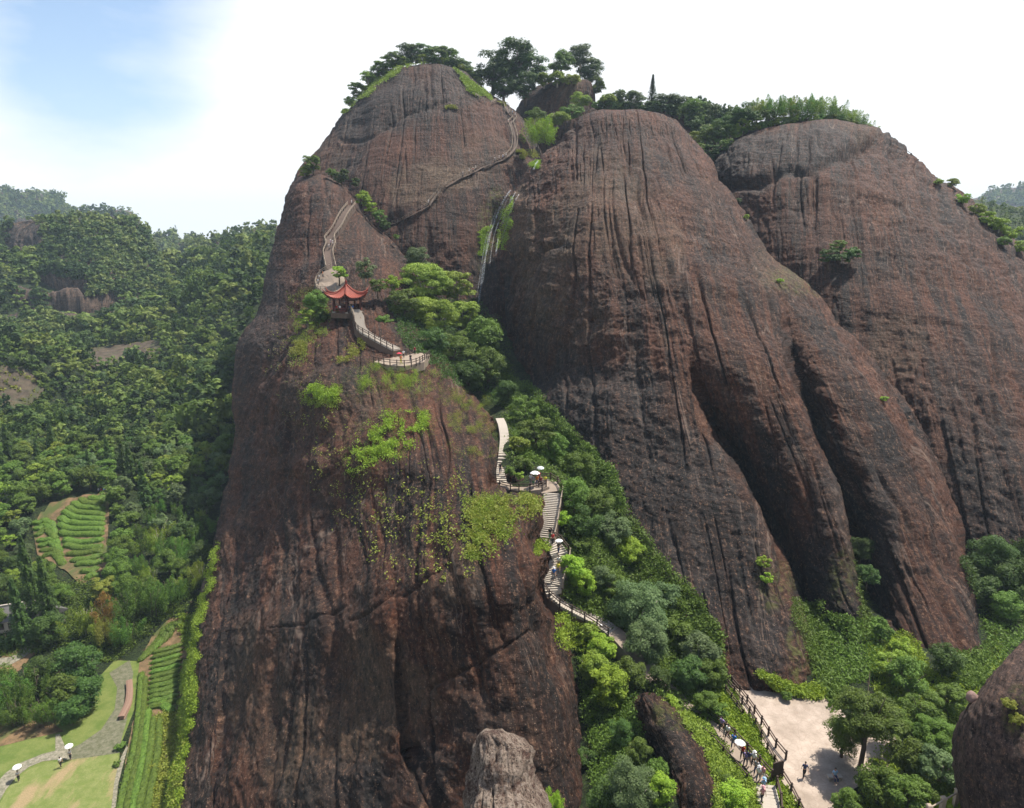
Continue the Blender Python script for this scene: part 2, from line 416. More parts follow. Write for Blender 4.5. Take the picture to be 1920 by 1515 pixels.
# depth map of everything built so far, seen from the photo's viewpoint: lets plants, stairs and people stand ON it
DC = 4.0; DX0, DY0 = -160, -40; DNX, DNY = 560, 420
DM = np.full((DNY, DNX), 1e9); DOWN = np.zeros((DNY, DNX), int)
ppx, ppy = np.meshgrid(DX0 + (np.arange(DNX) + .5) * DC, DY0 + (np.arange(DNY) + .5) * DC)
_act = np.ones(ppx.shape, bool); yv = 30.0
_d = unproj(ppx, ppy, 1.0)
while yv < 3000:
    yn = yv * 1.012
    X = _d[..., 0][_act] * yn; Z = _d[..., 2][_act] * yn
    g = ground_z(X, np.full(X.shape, yn)); h = Z < g
    idx = np.where(_act); DM[idx[0][h], idx[1][h]] = (yv + yn) / 2; _act[idx[0][h], idx[1][h]] = False
    yv = yn
def splat(P, owner, rad=0):
    px, py = proj(P); Y = P[..., 1]
    i = ((px - DX0) / DC).astype(int); j = ((py - DY0) / DC).astype(int)
    ok = (i >= 0) & (i < DNX) & (j >= 0) & (j < DNY) & (Y > 5)
    B = np.full((DNY, DNX), 1e9); np.minimum.at(B, (j[ok], i[ok]), Y[ok])
    # close pinholes
    for _ in range(2):
        nb = [np.roll(B, s, a) for a in (0, 1) for s in (1, -1)]
        cnt = sum((n < 1e8) for n in nb); mean = sum(np.where(n < 1e8, n, 0) for n in nb) / np.maximum(cnt, 1)
        B = np.where((B > 1e8) & (cnt >= 3), mean, B)
    m = B < DM; DM[m] = B[m]; DOWN[m] = owner
def hit(px, py):
    px = np.asarray(px, float); py = np.asarray(py, float)
    fx = np.clip((px - DX0) / DC - .5, 0, DNX - 2); fy = np.clip((py - DY0) / DC - .5, 0, DNY - 2)
    i = fx.astype(int); j = fy.astype(int); u = fx - i; v = fy - j
    q = np.stack([DM[j, i], DM[j, i + 1], DM[j + 1, i], DM[j + 1, i + 1]]); mn = q.min(0)
    lin = (q[0] * (1 - u) + q[1] * u) * (1 - v) + (q[2] * (1 - u) + q[3] * u) * v
    Y = np.where(q.max(0) - mn > 0.06 * mn, DM[np.round(fy).astype(int), np.round(fx).astype(int)], lin)
    return unproj(px, py, Y)
def owner_at(px, py):
    return DOWN[np.clip(((np.asarray(py) - DY0) / DC).astype(int), 0, DNY - 1), np.clip(((np.asarray(px) - DX0) / DC).astype(int), 0, DNX - 1)]

# ------------------------------------------------------------------ rock masses
def catm(xs, ys, x):
    """smooth monotone-ish interpolation (cubic Hermite)"""
    xs = np.asarray(xs, float); ys = np.asarray(ys, float)
    d = np.diff(ys) / np.diff(xs); m = np.empty(len(xs)); m[0] = d[0]; m[-1] = d[-1]
    m[1:-1] = np.where(d[1:] * d[:-1] > 0, 2 * d[1:] * d[:-1] / (d[1:] + d[:-1] + 1e-12), 0)
    i = np.clip(np.searchsorted(xs, x) - 1, 0, len(xs) - 2); h = xs[i + 1] - xs[i]; t = (x - xs[i]) / h
    return ((2*t**3 - 3*t**2 + 1) * ys[i] + (t**3 - 2*t**2 + t) * h * m[i] + (-2*t**3 + 3*t**2) * ys[i+1] + (t**3 - t**2) * h * m[i+1])
def blobs(px, py, lst):
    o = np.zeros(px.shape)
    for (x, y, rx, ry, s) in lst:
        d = ((px - x) / rx) ** 2 + ((py - y) / ry) ** 2 + 0.5 * fbm(px / 37, py / 61, x * .1, 3)
        o = np.maximum(o, s * (1 - sstep(0.45, 1.25, d)))
    return o
RID = 0
def rock(name, rows, nv, nf, nb, mat, label, category='cliff', back=40, amp=1.0, creases=(), stain_shade=(), pale=(), moss=(), power=2.0, flute=1.0, flute_w=2.2, ledges=(), seed=0, struct=False, splat_it=True, push=None, ns=1.0, apex=None):
    """solid rock: closed rings between a left and right outline, bulging towards the viewer, closed behind"""
    global RID; RID += 1
    rows = np.array(rows, float); ys = rows[:, 0]
    py = ys[0] + (ys[-1] - ys[0]) * np.linspace(0, 1, nv) ** (1.15)
    xL, xR, YL, YC, YR = [catm(ys, rows[:, k], py) for k in range(1, 6)]
    edge_n = fbm(py / 45.0, seed, 1.7, 4) * 3.0 * amp; edge_m = fbm(py / 45.0, seed + 9, 8.7, 4) * 3.0 * amp
    xL = xL + edge_n; xR = xR + edge_m
    th = np.concatenate([np.linspace(-math.pi / 2, math.pi / 2, nf, endpoint=False), np.linspace(math.pi / 2, 1.5 * math.pi, nb, endpoint=False)])
    s = np.sin(th)[None, :]; c = np.cos(th)[None, :]
    prof = np.sign(c) * np.abs(c) ** (2.0 / power)
    PX = (xL + xR)[:, None] / 2 + s * (xR - xL)[:, None] / 2
    PY = np.repeat(py[:, None], PX.shape[1], 1)
    Ym = YL[:, None] * (1 - s) / 2 + YR[:, None] * (1 + s) / 2
    Yf = ((YL + YR) / 2 - YC)[:, None]
    front = c > 0
    D = Ym - np.where(front, Yf * prof, back * prof * np.minimum(1, (xR - xL) / (xR - xL).max() + 0.15)[:, None])
    fw = np.clip(c, 0, 1) ** 0.5
    if push is not None:
        q = np.array(push, float); best = np.full(PX.shape, 1e9); yb = np.zeros(PX.shape)
        for a in range(len(q) - 1):
            dx, dy = q[a+1, :2] - q[a, :2]; t = np.clip(((PX - q[a, 0]) * dx + (PY - q[a, 1]) * dy) / (dx*dx + dy*dy), 0, 1)
            d = np.hypot(PX - q[a, 0] - t*dx, PY - q[a, 1] - t*dy); m = d < best
            best[m] = d[m]; yb[m] = (q[a, 2] + t * (q[a+1, 2] - q[a, 2]))[m]
        k = 1 - sstep(12, 34, best)
        D = np.where(front, D + k * np.maximum(0, yb + 1.6 - D), D)
    for (poly, A, Wr, Wl) in creases:
        q = np.array(poly, float); xk = np.interp(PY, q[:, 1], q[:, 0])
        xk = xk + 2.5 * fbm(PY / 70, 0, poly[0][0] * .01, 3)
        y0, y1 = q[0, 1], q[-1, 1]; fade = sstep(y0 - 5, y0 + (y1 - y0) * 0.35, PY) * (1 - sstep(y1 + 50, y1 + 150, PY))
        d = PX - xk
        D = D + fade * A * np.where(d > 0, np.exp(-np.maximum(d, 0) / Wr), np.exp(-np.maximum(-d, 0) / Wl) ) * np.where(front, 1, 0) * (fw)
    P = unproj(PX, PY, D)
    # flow coordinates in metres
    wm = (xR - xL) / FPX * YC
    U = np.cumsum(np.concatenate([np.zeros((nv, 1)), np.linalg.norm(np.diff(P, axis=1), axis=2)], 1), 1)
    mid = nf // 2; wrow = U[:, nf - 1]; U = U[nv * 2 // 3][None, :] - U[nv * 2 // 3, mid]
    U = U * np.clip(wrow / wrow[nv * 2 // 3], .12, 2)[:, None] ** 0.45 + 0 * PX + 61.7
    if apex is not None:
        ax, ay = apex; yr = ys[0] + .62 * (ys[-1] - ys[0]); U = (PX - ax) / (PY - ay) * (yr - ay) / FPX * float(catm(ys, rows[:, 4], np.array([yr]))[0]) + 61.7
    Vv = np.cumsum(np.concatenate([[0], np.linalg.norm(np.diff(P[:, mid], axis=0), axis=1)]))[:, None] * np.ones((1, PX.shape[1]))
    du = np.roll(P, -1, 1) - np.roll(P, 1, 1); dv = np.gradient(P, axis=0)
    N = np.cross(dv, du); N /= np.linalg.norm(N, axis=2, keepdims=True) + 1e-9
    if (N[nv // 2, mid] @ P[nv // 2, mid]) > 0: N = -N
    k = amp; P0 = P; P = P / ns; U0 = U; U = U / ns; Vv0 = Vv; Vv = Vv / ns
    wob = 0.7 * fbm(U / 9, Vv / 30, seed, 2)
    h = 1.3 * fbm(P[..., 0] / 22, P[..., 1] / 22, P[..., 2] / 26 + seed, 3)
    fl = fbm((U + wob) / (flute_w * 2.8), Vv / 60, seed + 3.3, 2) ; fl2 = (1 - np.abs(fbm((U + wob) / (flute_w * 1.6), Vv / 40, seed + 7.7, 3))) * (0.25 + 1.0 * sstep(-.25, .45, fbm(U / 12, Vv / 22, seed + 1.2, 2)))
    gr = np.exp(-(fbm((U + wob) / (flute_w * 1.25), Vv / 55, seed + 21.3, 2) / .10) ** 2) * sstep(-.35, .35, fbm(U / 10, Vv / 18, seed + 31.2, 2))
    h = h + flute * (0.8 * fl + 0.40 * fl2 - 0.80 * gr) - flute * 0.35 * np.exp(-(fbm((U + wob) / (flute_w * .55), Vv / 40, seed + 41.3, 2) / .12) ** 2) * sstep(-.2, .4, fbm(U / 7, Vv / 14, seed + 51.2, 2))
    h = h + 0.34 * fbm(P[..., 0] / 3.2, P[..., 1] / 3.2, P[..., 2] / 2.5, 4, 0.6) * (0.5 + 0.8 * sstep(-.3, .4, fbm(P[..., 0] / 25, P[..., 1] / 25, P[..., 2] / 25, 2)))
    led = fbm(U / 14, P[..., 2] / 1.6 + 0.8 * fbm(U / 10, 0, seed, 2), seed, 3)
    h = h + 0.16 * led
    h = h + 0.10 * fbm(P[..., 0] / 0.7, P[..., 1] / 0.7, P[..., 2] / 0.5, 2)
    P = P0; U = U0; Vv = Vv0
    for (poly, dep, w) in ledges:      # overhang / crack lines: (polyline in photo px, depth m, width px)
        q = np.array(poly, float); best = np.full(PX.shape, 1e9)
        for a in range(len(q) - 1):
            dx, dy = q[a+1] - q[a]; t = np.clip(((PX - q[a, 0]) * dx + (PY - q[a, 1]) * dy) / (dx*dx + dy*dy), 0, 1)
            best = np.minimum(best, np.hypot(PX - q[a, 0] - t*dx, PY - q[a, 1] - t*dy))
        best = best + 2.0 * fbm(PX / 14, PY / 14, 2.2, 3)
        h = h - np.where(front, dep * np.exp(-np.clip(best, 0, None) ** 2 / (w * w)), 0)
    taper = np.clip(sstep(0, 0.06, np.linspace(0, 1, nv))[:, None] + 0.35, 0, 1)
    P = P + N * (h * k * taper)[..., None]
    att = dict(stain_shade=(blobs(PX, PY, stain_shade) * front).ravel(), pale=(blobs(PX, PY, pale) * front).ravel(), moss=(blobs(PX, PY, moss) * front).ravel())
    n = PX.shape[1]
    V = P.reshape(-1, 3); F = grid_faces(nv, n, True)
    top = P[0].mean(0); V = np.vstack([V, top[None]])
    ti = len(V) - 1; j = np.arange(n); cap = np.stack([np.full(n, ti), j, (j + 1) % n, (j + 1) % n], -1)
    # cap as thin quads split in two (degenerate-free): use midpoint ring
    F = np.vstack([F, ])
    uv = np.stack([U.ravel(), Vv.ravel()], -1); uv = np.vstack([uv, uv[:1]])
    for a in att: att[a] = np.append(att[a], 0)
    me = mesh_np(name, V, F, mat, uv, att)
    import bmesh
    bm = bmesh.new(); bm.from_mesh(me); bm.verts.ensure_lookup_table()
    for q in range(n):
        try: bm.faces.new((bm.verts[ti], bm.verts[q], bm.verts[(q + 1) % n])).smooth = True
        except ValueError: pass
    bm.to_mesh(me); bm.free()
    o = obj(name, me)
    if struct: o['kind'] = 'structure'
    else: o['label'] = label; o['category'] = category
    if splat_it:
        fr = P[:, :nf + 1]
        splat(fr.reshape(-1, 3), RID)
        splat(((fr[1:] + fr[:-1]) / 2).reshape(-1, 3), RID)
        splat(((fr[:, 1:] + fr[:, :-1]) / 2).reshape(-1, 3), RID)
    return RID
# far mountains ------------------------------------------------------------
R_FAR = rock('hill', [(362,-60,80,1250,1200,1250),(372,-160,105,1250,1150,1250),(395,-260,130,1250,1100,1250),(430,-300,180,1200,1050,1200),(520,-350,420,1150,900,1150),(620,-400,600,1100,800,1100)], 60, 120, 20, M['rock_far'], None, struct=True, amp=6, back=300, seed=1)
R_FAR2 = rock('hill', [(396,175,205,1000,980,1000),(400,150,235,1000,950,1000),(425,110,255,980,930,980),(450,60,262,960,900,960),(480,0,300,940,850,940),(600,-50,380,900,700,900)], 60, 120, 20, M['rock_far'], None, struct=True, amp=4, back=200, seed=2, power=3)
R_FAR3 = rock('hill', [(446,270,320,900,880,900),(456,250,380,880,850,880),(470,230,470,880,800,860),(520,180,560,850,700,820),(600,100,640,800,600,760)], 50, 120, 20, M['rock_far'], None, struct=True, amp=3, back=200, seed=3)
R_FAR4 = rock('hill', [(424,500,560,640,620,640),(440,455,640,640,600,640),(452,405,700,640,580,640),(480,360,720,620,540,620),(560,300,740,560,480,560),(640,260,760,500,430,500)], 50, 120, 20, M['rock_far'], None, struct=True, amp=3, back=150, seed=4)
R_H1 = rock('hill', [(412,120,200,480,465,480),(420,40,240,480,455,485),(432,18,262,478,445,485),(470,4,285,470,425,480),(520,-60,312,450,392,465),(560,-120,328,430,362,455),(600,-180,335,410,338,440),(680,-260,350,380,305,420)], 120, 300, 20, M['rock_far'], None, struct=True, amp=1.6, back=120, seed=5,
    ledges=[([(20,520),(150,532),(160,540)],8,8),([(-10,572),(90,560),(150,570),(225,560),(300,575),(330,585)],9,14)], stain_shade=[(40,445,40,35,.9),(90,530,90,10,1),(200,570,120,14,1),(30,570,60,16,1)])
R_FR = rock('hill', [(352,1900,2100,1500,1450,1500),(362,1850,2200,1500,1400,1500),(390,1780,2400,1500,1350,1500),(430,1700,2500,1400,1200,1400),(560,1500,2700,1300,1000,1300)], 50, 100, 20, M['rock_far'], None, struct=True, amp=6, back=300, seed=6)

# summit ridge behind
R_T = rock('rock_tower', [(150,1058,1098,312,306,312),(160,1020,1106,314,302,314),(180,985,1112,316,300,316),(215,965,1118,318,296,318),(270,950,1130,318,290,318),(340,930,1160,318,284,318),(440,920,1200,318,280,318)], 90, 160, 24, M['rock'],
    'small rock tower topped with trees right of the summit stairs', 'cliff', back=25, amp=1.0, power=3, stain_shade=[(1000,200,60,60,.6)], pale=[(1070,175,40,40,.8)], seed=11)
R_RIDGE = rock('hill', [(203,1130,1290,300,290,300),(215,1100,1340,300,285,300),(250,1080,1420,300,270,300),(300,1060,1500,300,255,300),(400,1040,1560,290,240,290)], 60, 160, 20, M['rock'], None, struct=True, amp=1.2, back=60, seed=12)
R_E = rock('summit_cliff', [(119,782,815,302,298,302),(126,742,852,302,290,304),(150,706,892,302,280,304),(178,680,925,300,270,302),(205,655,960,298,262,298),(245,622,995,294,252,290),(285,592,1015,290,242,282),(350,547,1040,282,230,268),(430,528,1050,272,218,250),(500,516,1055,264,210,240),(560,506,1055,257,204,230),(700,490,1060,245,190,215),(900,470,1080,225,175,200)],
    420, 520, 40, M['rock'], 'tall brown summit cliff at the back with a stairway zigzagging up its face', 'cliff', back=60, amp=1.0, power=2.6, apex=(800,-350), seed=13, flute=0.8, flute_w=3.4,
    stain_shade=[(690,215,75,55,1),(760,190,80,55,1),(840,170,60,50,.9),(900,300,50,20,.3),(905,520,30,90,1)], pale=[(830,330,75,38,1),(780,350,60,40,.8),(900,290,60,60,.4),(600,300,60,60,.3)],
    ledges=[([(640,262),(700,258),(760,215),(820,200),(890,180)],.9,4),([(745,410),(700,440),(760,510)],2.5,8),([(890,590),(905,480),(935,400)],6,20)], moss=[(930,400,20,50,1),(905,440,16,60,.8)])
R_G = rock('domed_cliff', [(226,1500,1570,246,238,246),(234,1440,1608,250,230,246),(248,1395,1650,252,222,244),(275,1350,1690,252,213,240),(305,1325,1722,252,204,236),(355,1312,1790,250,190,228),(400,1305,1850,248,180,222),(470,1300,1925,245,166,214),(600,1300,2050,235,146,196),(800,1305,2190,215,122,165),(1000,1340,2280,190,104,140),(1100,1360,2320,180,97,130),(1300,1380,2350,150,84,110)],
    480, 620, 40, M['rock'], 'broad dark domed cliff on the right with bamboo along its crest', 'cliff', back=60, amp=1.0, power=2.3, apex=(1500,-520), seed=14, flute_w=3.6,
    stain_shade=[(1370,300,60,45,1),(1450,290,70,45,1),(1540,270,60,40,.9),(1400,345,60,20,.7),(1850,950,120,180,.8),(1800,700,60,120,.4)], pale=[(1620,240,60,20,.4),(1680,640,60,60,.5)],
    ledges=[([(1345,350),(1420,345),(1480,310),(1520,318),(1560,300),(1640,262)],2.6,10),([(1610,365),(1690,380)],.5,3)])
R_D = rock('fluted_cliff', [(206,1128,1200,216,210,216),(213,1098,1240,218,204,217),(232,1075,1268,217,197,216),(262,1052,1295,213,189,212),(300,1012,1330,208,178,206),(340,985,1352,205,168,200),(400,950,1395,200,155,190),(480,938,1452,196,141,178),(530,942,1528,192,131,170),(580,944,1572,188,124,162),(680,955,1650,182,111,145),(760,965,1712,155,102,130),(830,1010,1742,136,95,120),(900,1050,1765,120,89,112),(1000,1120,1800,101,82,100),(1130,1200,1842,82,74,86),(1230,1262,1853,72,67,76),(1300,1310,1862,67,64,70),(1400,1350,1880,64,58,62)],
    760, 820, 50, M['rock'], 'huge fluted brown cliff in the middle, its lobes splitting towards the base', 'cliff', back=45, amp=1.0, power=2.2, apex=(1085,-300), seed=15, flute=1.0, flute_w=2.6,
    creases=[([(1285,640),(1300,700),(1340,800),(1400,905),(1450,1010),(1500,1130),(1550,1262)],15,70,5),([(1455,470),(1478,600),(1505,740),(1545,860),(1585,980),(1610,1100),(1622,1225)],16,65,5)],
    stain_shade=[(1130,760,130,110,1),(1250,900,120,130,1),(1330,1050,120,150,1),(1430,1180,80,90,.9),(1545,1000,28,160,.7),(1240,1090,60,120,.9),(1650,1000,40,180,.8),(910,560,50,90,.8),(1690,640,30,40,.6),(1050,460,28,10,.8),(1480,1130,30,80,.5)],  # lower left blobs paint its shaded underside dark, along with wet streaks
    pale=[(1140,400,110,120,.6),(1030,500,60,110,.7),(1250,470,50,80,.5),(975,430,30,90,.7),(1460,500,60,50,.5),(1070,600,80,60,.3)],
    moss=[(1500,1190,25,80,1),(1450,1090,40,50,.7),(1580,1090,34,60,.7),(1500,520,70,35,.7),(1540,1250,25,40,1),(940,400,20,60,.9)],
    ledges=[([(1005,465),(1050,452)],1.0,5),([(1180,300),(1230,330),(1240,380)],.5,4),([(1060,560),(1110,600)],.4,4)])
R_FIN = rock('pavilion_cliff', [(326,565,605,234,228,234),(336,555,625,234,222,234),(352,546,650,234,214,232),(400,530,682,230,200,224),(470,512,744,222,183,212),(520,500,775,212,168,202),(580,482,808,202,151,186),(660,451,838,188,132,162),(700,449,860,182,122,150),(760,447,905,173,109,132),(800,448,934,168,102,118),(870,436,944,159,92,104),(925,428,1012,151,85,94),(1000,412,1035,139,77,84),(1100,382,1046,124,68,75),(1180,362,1066,110,63,72),(1300,353,1098,94,58,64),(1400,345,1112,83,54,59),(1515,328,1130,73,50,54.5),(1700,290,1180,62,44,48)],
    900, 760, 50, M['rock'], 'steep brown rock fin in front carrying the red-roofed pavilion on its crest', 'cliff', back=30, amp=1.0, power=2.3, push=MAIN_PATH[:18], apex=(640,-420), seed=16, flute=0.75, flute_w=2.4,
    creases=[([(735,860),(738,960),(740,1100),(745,1250),(760,1400),(800,1515)],1.3,50,6),([(480,640),(462,800),(450,1000),(420,1200),(400,1515)],3.0,30,8)],
    stain_shade=[(495,560,30,120,.7),(620,1480,110,70,.8),(800,1450,60,70,.7),(900,1350,70,50,.5),(560,1150,90,40,.35)], pale=[(700,1300,110,120,.6),(560,1400,110,110,.6),(620,760,90,70,.4),(850,1080,60,60,.4),(480,1300,60,160,.5)],
    ledges=[([(650,1160),(690,1150),(725,1130),(740,1110)],.5,4),([(770,1400),(800,1450),(830,1515)],1.0,8),([(640,1130),(560,1165),(500,1175)],.35,3),([(880,980),(840,1060),(760,1120)],.4,4),([(1000,1180),(900,1240),(800,1290)],.4,4),([(600,900),(660,840),(700,830)],.4,4)])
# gully rib, near boulders
R_RIB = rock('rock_rib', [(1300,1200,1215,60,57,60),(1318,1185,1250,60,55,59),(1360,1185,1305,58,52,56.5),(1410,1205,1338,56,49.5,54.5),(1455,1235,1350,53,47,52),(1500,1262,1352,50,44.5,49),(1600,1290,1360,46,42,45)], 160, 160, 20, M['rock'],
    'low reddish brown rock rib in the gully left of the crowded walkway', 'rock', back=4, amp=0.7, ns=.5, flute=.5, seed=17, stain_shade=[(1240,1400,60,60,.8)], moss=[(1270,1340,60,30,.8)])
R_A = rock('boulder', [(1186,1935,1990,36,34,36),(1215,1905,2040,36,33,36),(1260,1862,2080,36,31.5,36),(1310,1825,2110,35,30.5,35),(1360,1800,2130,34.5,30,34.5),(1400,1793,2140,34,29.5,34),(1450,1797,2140,33,29,33),(1515,1812,2140,32,28.4,32),(1640,1820,2140,30,27,30),(2000,1820,2140,24,21,24)], 260, 260, 30, M['rock_near'],
    'dark rounded boulder cut off by the right edge of the photo', 'boulder', back=10, amp=0.4, ns=.5, flute=.4, power=2.4, seed=18, moss=[(1905,1340,25,50,.9)], stain_shade=[(1860,1480,60,60,.5)])
R_L = rock('rock_ledge', [(1496,1800,1850,33.6,32.8,33.6),(1512,1758,1872,33.4,31.6,33.4),(1545,1728,1900,33,30.4,33),(1620,1700,1930,31,28,31),(1800,1660,1960,26,23,26),(2100,1600,2000,20,17,20)], 90, 120, 20, M['rock_near'],
    'low mossy rock ledge under the railing stub at the bottom right', 'rock', back=4, amp=0.2, ns=.5, seed=20, moss=[(1790,1530,90,60,1)])
R_B = rock('boulder', [(1369,912,945,30.5,30,30.5),(1376,900,968,31,29.2,31),(1392,895,992,31,28.6,31),(1410,888,1004,31,28.2,31),(1450,884,1003,30.5,27.6,30.5),(1490,878,1010,29.5,27,29.5),(1530,868,1020,28.5,26,28.5),(1700,850,1040,25,22,25),(2300,820,1080,17,14,17)], 160, 200, 30, M['boulder'],
    'pale speckled boulder poking up at the bottom centre of the photo', 'boulder', back=4, amp=0.62, ns=.28, flute=.5, power=2.6, seed=19, pale=[(950,1440,80,90,1)])
# ------------------------------------------------------------------ foliage
def leaves(C, Nn, size, aspect=0.55):
    """leaf faces: centres C, normals Nn, half size -> quads"""
    n = len(C); t = rng.normal(size=(n, 3)); t -= (t * Nn).sum(1, keepdims=True) * Nn; t /= np.linalg.norm(t, axis=1, keepdims=True) + 1e-9
    b = np.cross(Nn, t); s = (np.asarray(size) * rng.uniform(0.65, 1.35, n))[:, None]
    V = np.stack([C - t * s, C - b * s * aspect, C + t * s, C + b * s * aspect], 1).reshape(-1, 3)
    return V, np.arange(4 * n).reshape(-1, 4)
def sph(n):
    v = rng.normal(size=(n, 3)); return v / np.linalg.norm(v, axis=1, keepdims=True)
def crown_pts(kind, n, nc):
    """leaf centres + normals for a crown about 1 in radius, centred 1.35 above the base"""
    if kind in ('round', 'feather', 'shrub'):
        d = sph(nc); rr = rng.uniform(0.35, 0.86, nc) ** 0.6
        e = dict(round=(0.82, 0.82, 0.86), feather=(0.88, 0.88, 0.74), shrub=(0.9, 0.9, 0.62))[kind]
        cc = d * rr[:, None] * np.array(e) * rng.uniform(0.8, 1.12, (nc, 1))
        cr = rng.uniform(0.17, 0.36, nc) * (0.85 if kind == 'feather' else 1)
        w = cr ** 2; k = rng.choice(nc, n, p=w / w.sum())
        o = sph(n); o[:, 2] = np.where(o[:, 2] < -0.2, -o[:, 2], o[:, 2])
        sq = np.array((1, 1, 0.6 if kind == 'feather' else 0.8))
        P = cc[k] + o * sq * cr[k][:, None] * rng.uniform(0.6, 1.08, (n, 1))
        Nn = o * 0.7 + sph(n) * 0.5 + np.array((0, 0, 0.45))
        P[:, 2] += 0.95 if kind != 'shrub' else 0.5
    elif kind == 'conifer':
        z = rng.uniform(0, 1, n) ** 1.25; tier = np.floor(z * nc) / nc
        rad = (1 - tier) * 0.62 + 0.06; th0 = rng.uniform(0, 2 * math.pi, n)
        th = np.round(th0 * 9 / 6.283 + tier * 7) / 9 * 6.283 + rng.normal(0, 0.13, n)
        r = rad * rng.uniform(0.1, 1, n) ** 0.6 * (0.8 + 0.25 * np.sin(th * 3 + tier * 30))
        P = np.stack([r * np.cos(th), r * np.sin(th), 0.35 + z * 3.0 - r * 0.45 + rng.normal(0, .04, n)], 1)
        Nn = np.stack([np.cos(th) * .4, np.sin(th) * .4, np.ones(n)], 1) + sph(n) * 0.5
    elif kind == 'bamboo':
        k = rng.integers(0, nc, n); a = rng.uniform(0, 6.283, nc); bend = rng.uniform(0.15, 0.62, nc); hh = rng.uniform(1.3, 2.1, nc)
        ox, oy = rng.normal(0, 0.36, nc), rng.normal(0, 0.36, nc)
        t = rng.uniform(0.22, 1, n) ** 0.8
        x = ox[k] + np.cos(a[k]) * bend[k] * t ** 2.2; y = oy[k] + np.sin(a[k]) * bend[k] * t ** 2.2; z = hh[k] * (t - 0.20 * t ** 3 * bend[k])
        w = 0.33 * np.sin(np.clip(t ** 1.3, .05, .96) * math.pi) ** 0.7 * (1.1 - 0.35 * t)
        P = np.stack([x, y, z], 1) + sph(n) * w[:, None] * rng.uniform(0.3, 1.1, (n, 1)); Nn = sph(n) * 0.8 + np.array((0, 0, 0.5)) + np.stack([np.cos(a[k]), np.sin(a[k]), 0 * t], 1) * .3
    Nn /= np.linalg.norm(Nn, axis=1, keepdims=True)
    return P, Nn
def trunk_mb(kind):
    mb = MB()
    if kind == 'bamboo':
        for q in range(7):
            a = random.uniform(0, 6.28); x, y = random.gauss(0, .2), random.gauss(0, .2)
            mb.tube([(x, y, -.15), (x + .05 * math.cos(a), y + .05 * math.sin(a), .8), (x + .3 * math.cos(a), y + .3 * math.sin(a), 1.6)], [.018, .015, .008], 5)
    elif kind == 'conifer':
        mb.tube([(0, 0, -.2), (0.02, 0, 1.2), (0, 0, 3.2)], [.09, .06, .01], 7)
    else:
        top = .62 if kind != 'shrub' else 0.3
        mb.tube([(0, 0, -.35), (.03, .02, top * .5), (0, -.03, top)], [.085, .065, .05], 8)
        for q in range(7):
            a = q * .9 + random.uniform(-.3, .3); e = random.uniform(.35, .7); z0 = top * random.uniform(.55, 1)
            mb.tube([(0, 0, z0), (e * .5 * math.cos(a), e * .5 * math.sin(a), z0 + .22), (e * math.cos(a), e * math.sin(a), z0 + .55 * random.uniform(.6, 1.5))], [.04, .025, .008], 5)
    return mb
PROTO = {}
def proto(kind, col, lod, var):
    key = (kind, col, lod, var)
    if key not in PROTO:
        n, nc, sz = {0: (17000, 60, .030), 1: (7000, 46, .046), 2: (2200, 34, .080), 3: (700, 24, .135)}[lod]
        if kind == 'conifer': nc = 16
        if kind == 'bamboo': nc = 16; sz *= 0.9
        P, Nn = crown_pts(kind, n, nc); V, F = leaves(P, Nn, sz, 0.30 if kind == 'bamboo' else 0.55)
        PROTO[key] = (mesh_np('crown', V, F, M['leaf_' + col], smooth=False), trunk_mb(kind).mesh('trunk', M['pale_bark' if col in ('grey', 'light') else 'bark'], True) if lod < 3 else trunk_mb(kind).mesh('trunk', M['bark'], True))
    return PROTO[key]
KN = {'round': 'broadleaf_tree', 'feather': 'feathery_tree', 'shrub': 'shrub', 'conifer': 'conifer', 'bamboo': 'bamboo_clump'}
ntree = 0
def tree(cx, cy, r, kind='round', col='mid', label=None, Y=None, base=None, lod=None, squash=1.0, group=None, name=None, wide=1.0):
    """crown centred on photo pixel (cx,cy) with pixel radius r; stands on the surface below it"""
    global ntree; ntree += 1
    up = {'round': .95, 'feather': .95, 'shrub': 0.5, 'conifer': 1.6, 'bamboo': 1.0}[kind]
    if base is None:
        by = cy + r * up * 0.80
        if Y is None: base = hit(cx, by)
        else:
            base = unproj(cx, by, Y); hb = hit(cx, by)
            if int(owner_at(cx, by)) == 0 and hb[1] < 2000 and cy > 400: base = hb
    base = np.array(base, float)
    sl = float(slant(base)); rm = r * sl / FPX
    if lod is None: lod = 0 if r > 46 else 1 if r > 24 else 2 if r > 11 else 3
    cm, tm = proto(kind, col, lod, ntree % (3 if lod < 2 else 4))
    t = thing(name or KN[kind], label, {'shrub': 'shrub', 'bamboo': 'bamboo'}.get(kind, 'tree'), base, (ntree * 2.399) % 6.28, group)
    t.scale = (rm * wide, rm * wide, rm * squash)
    obj('crown', cm, t); obj('trunk' if kind != 'shrub' else 'stem', tm, t)
    return t
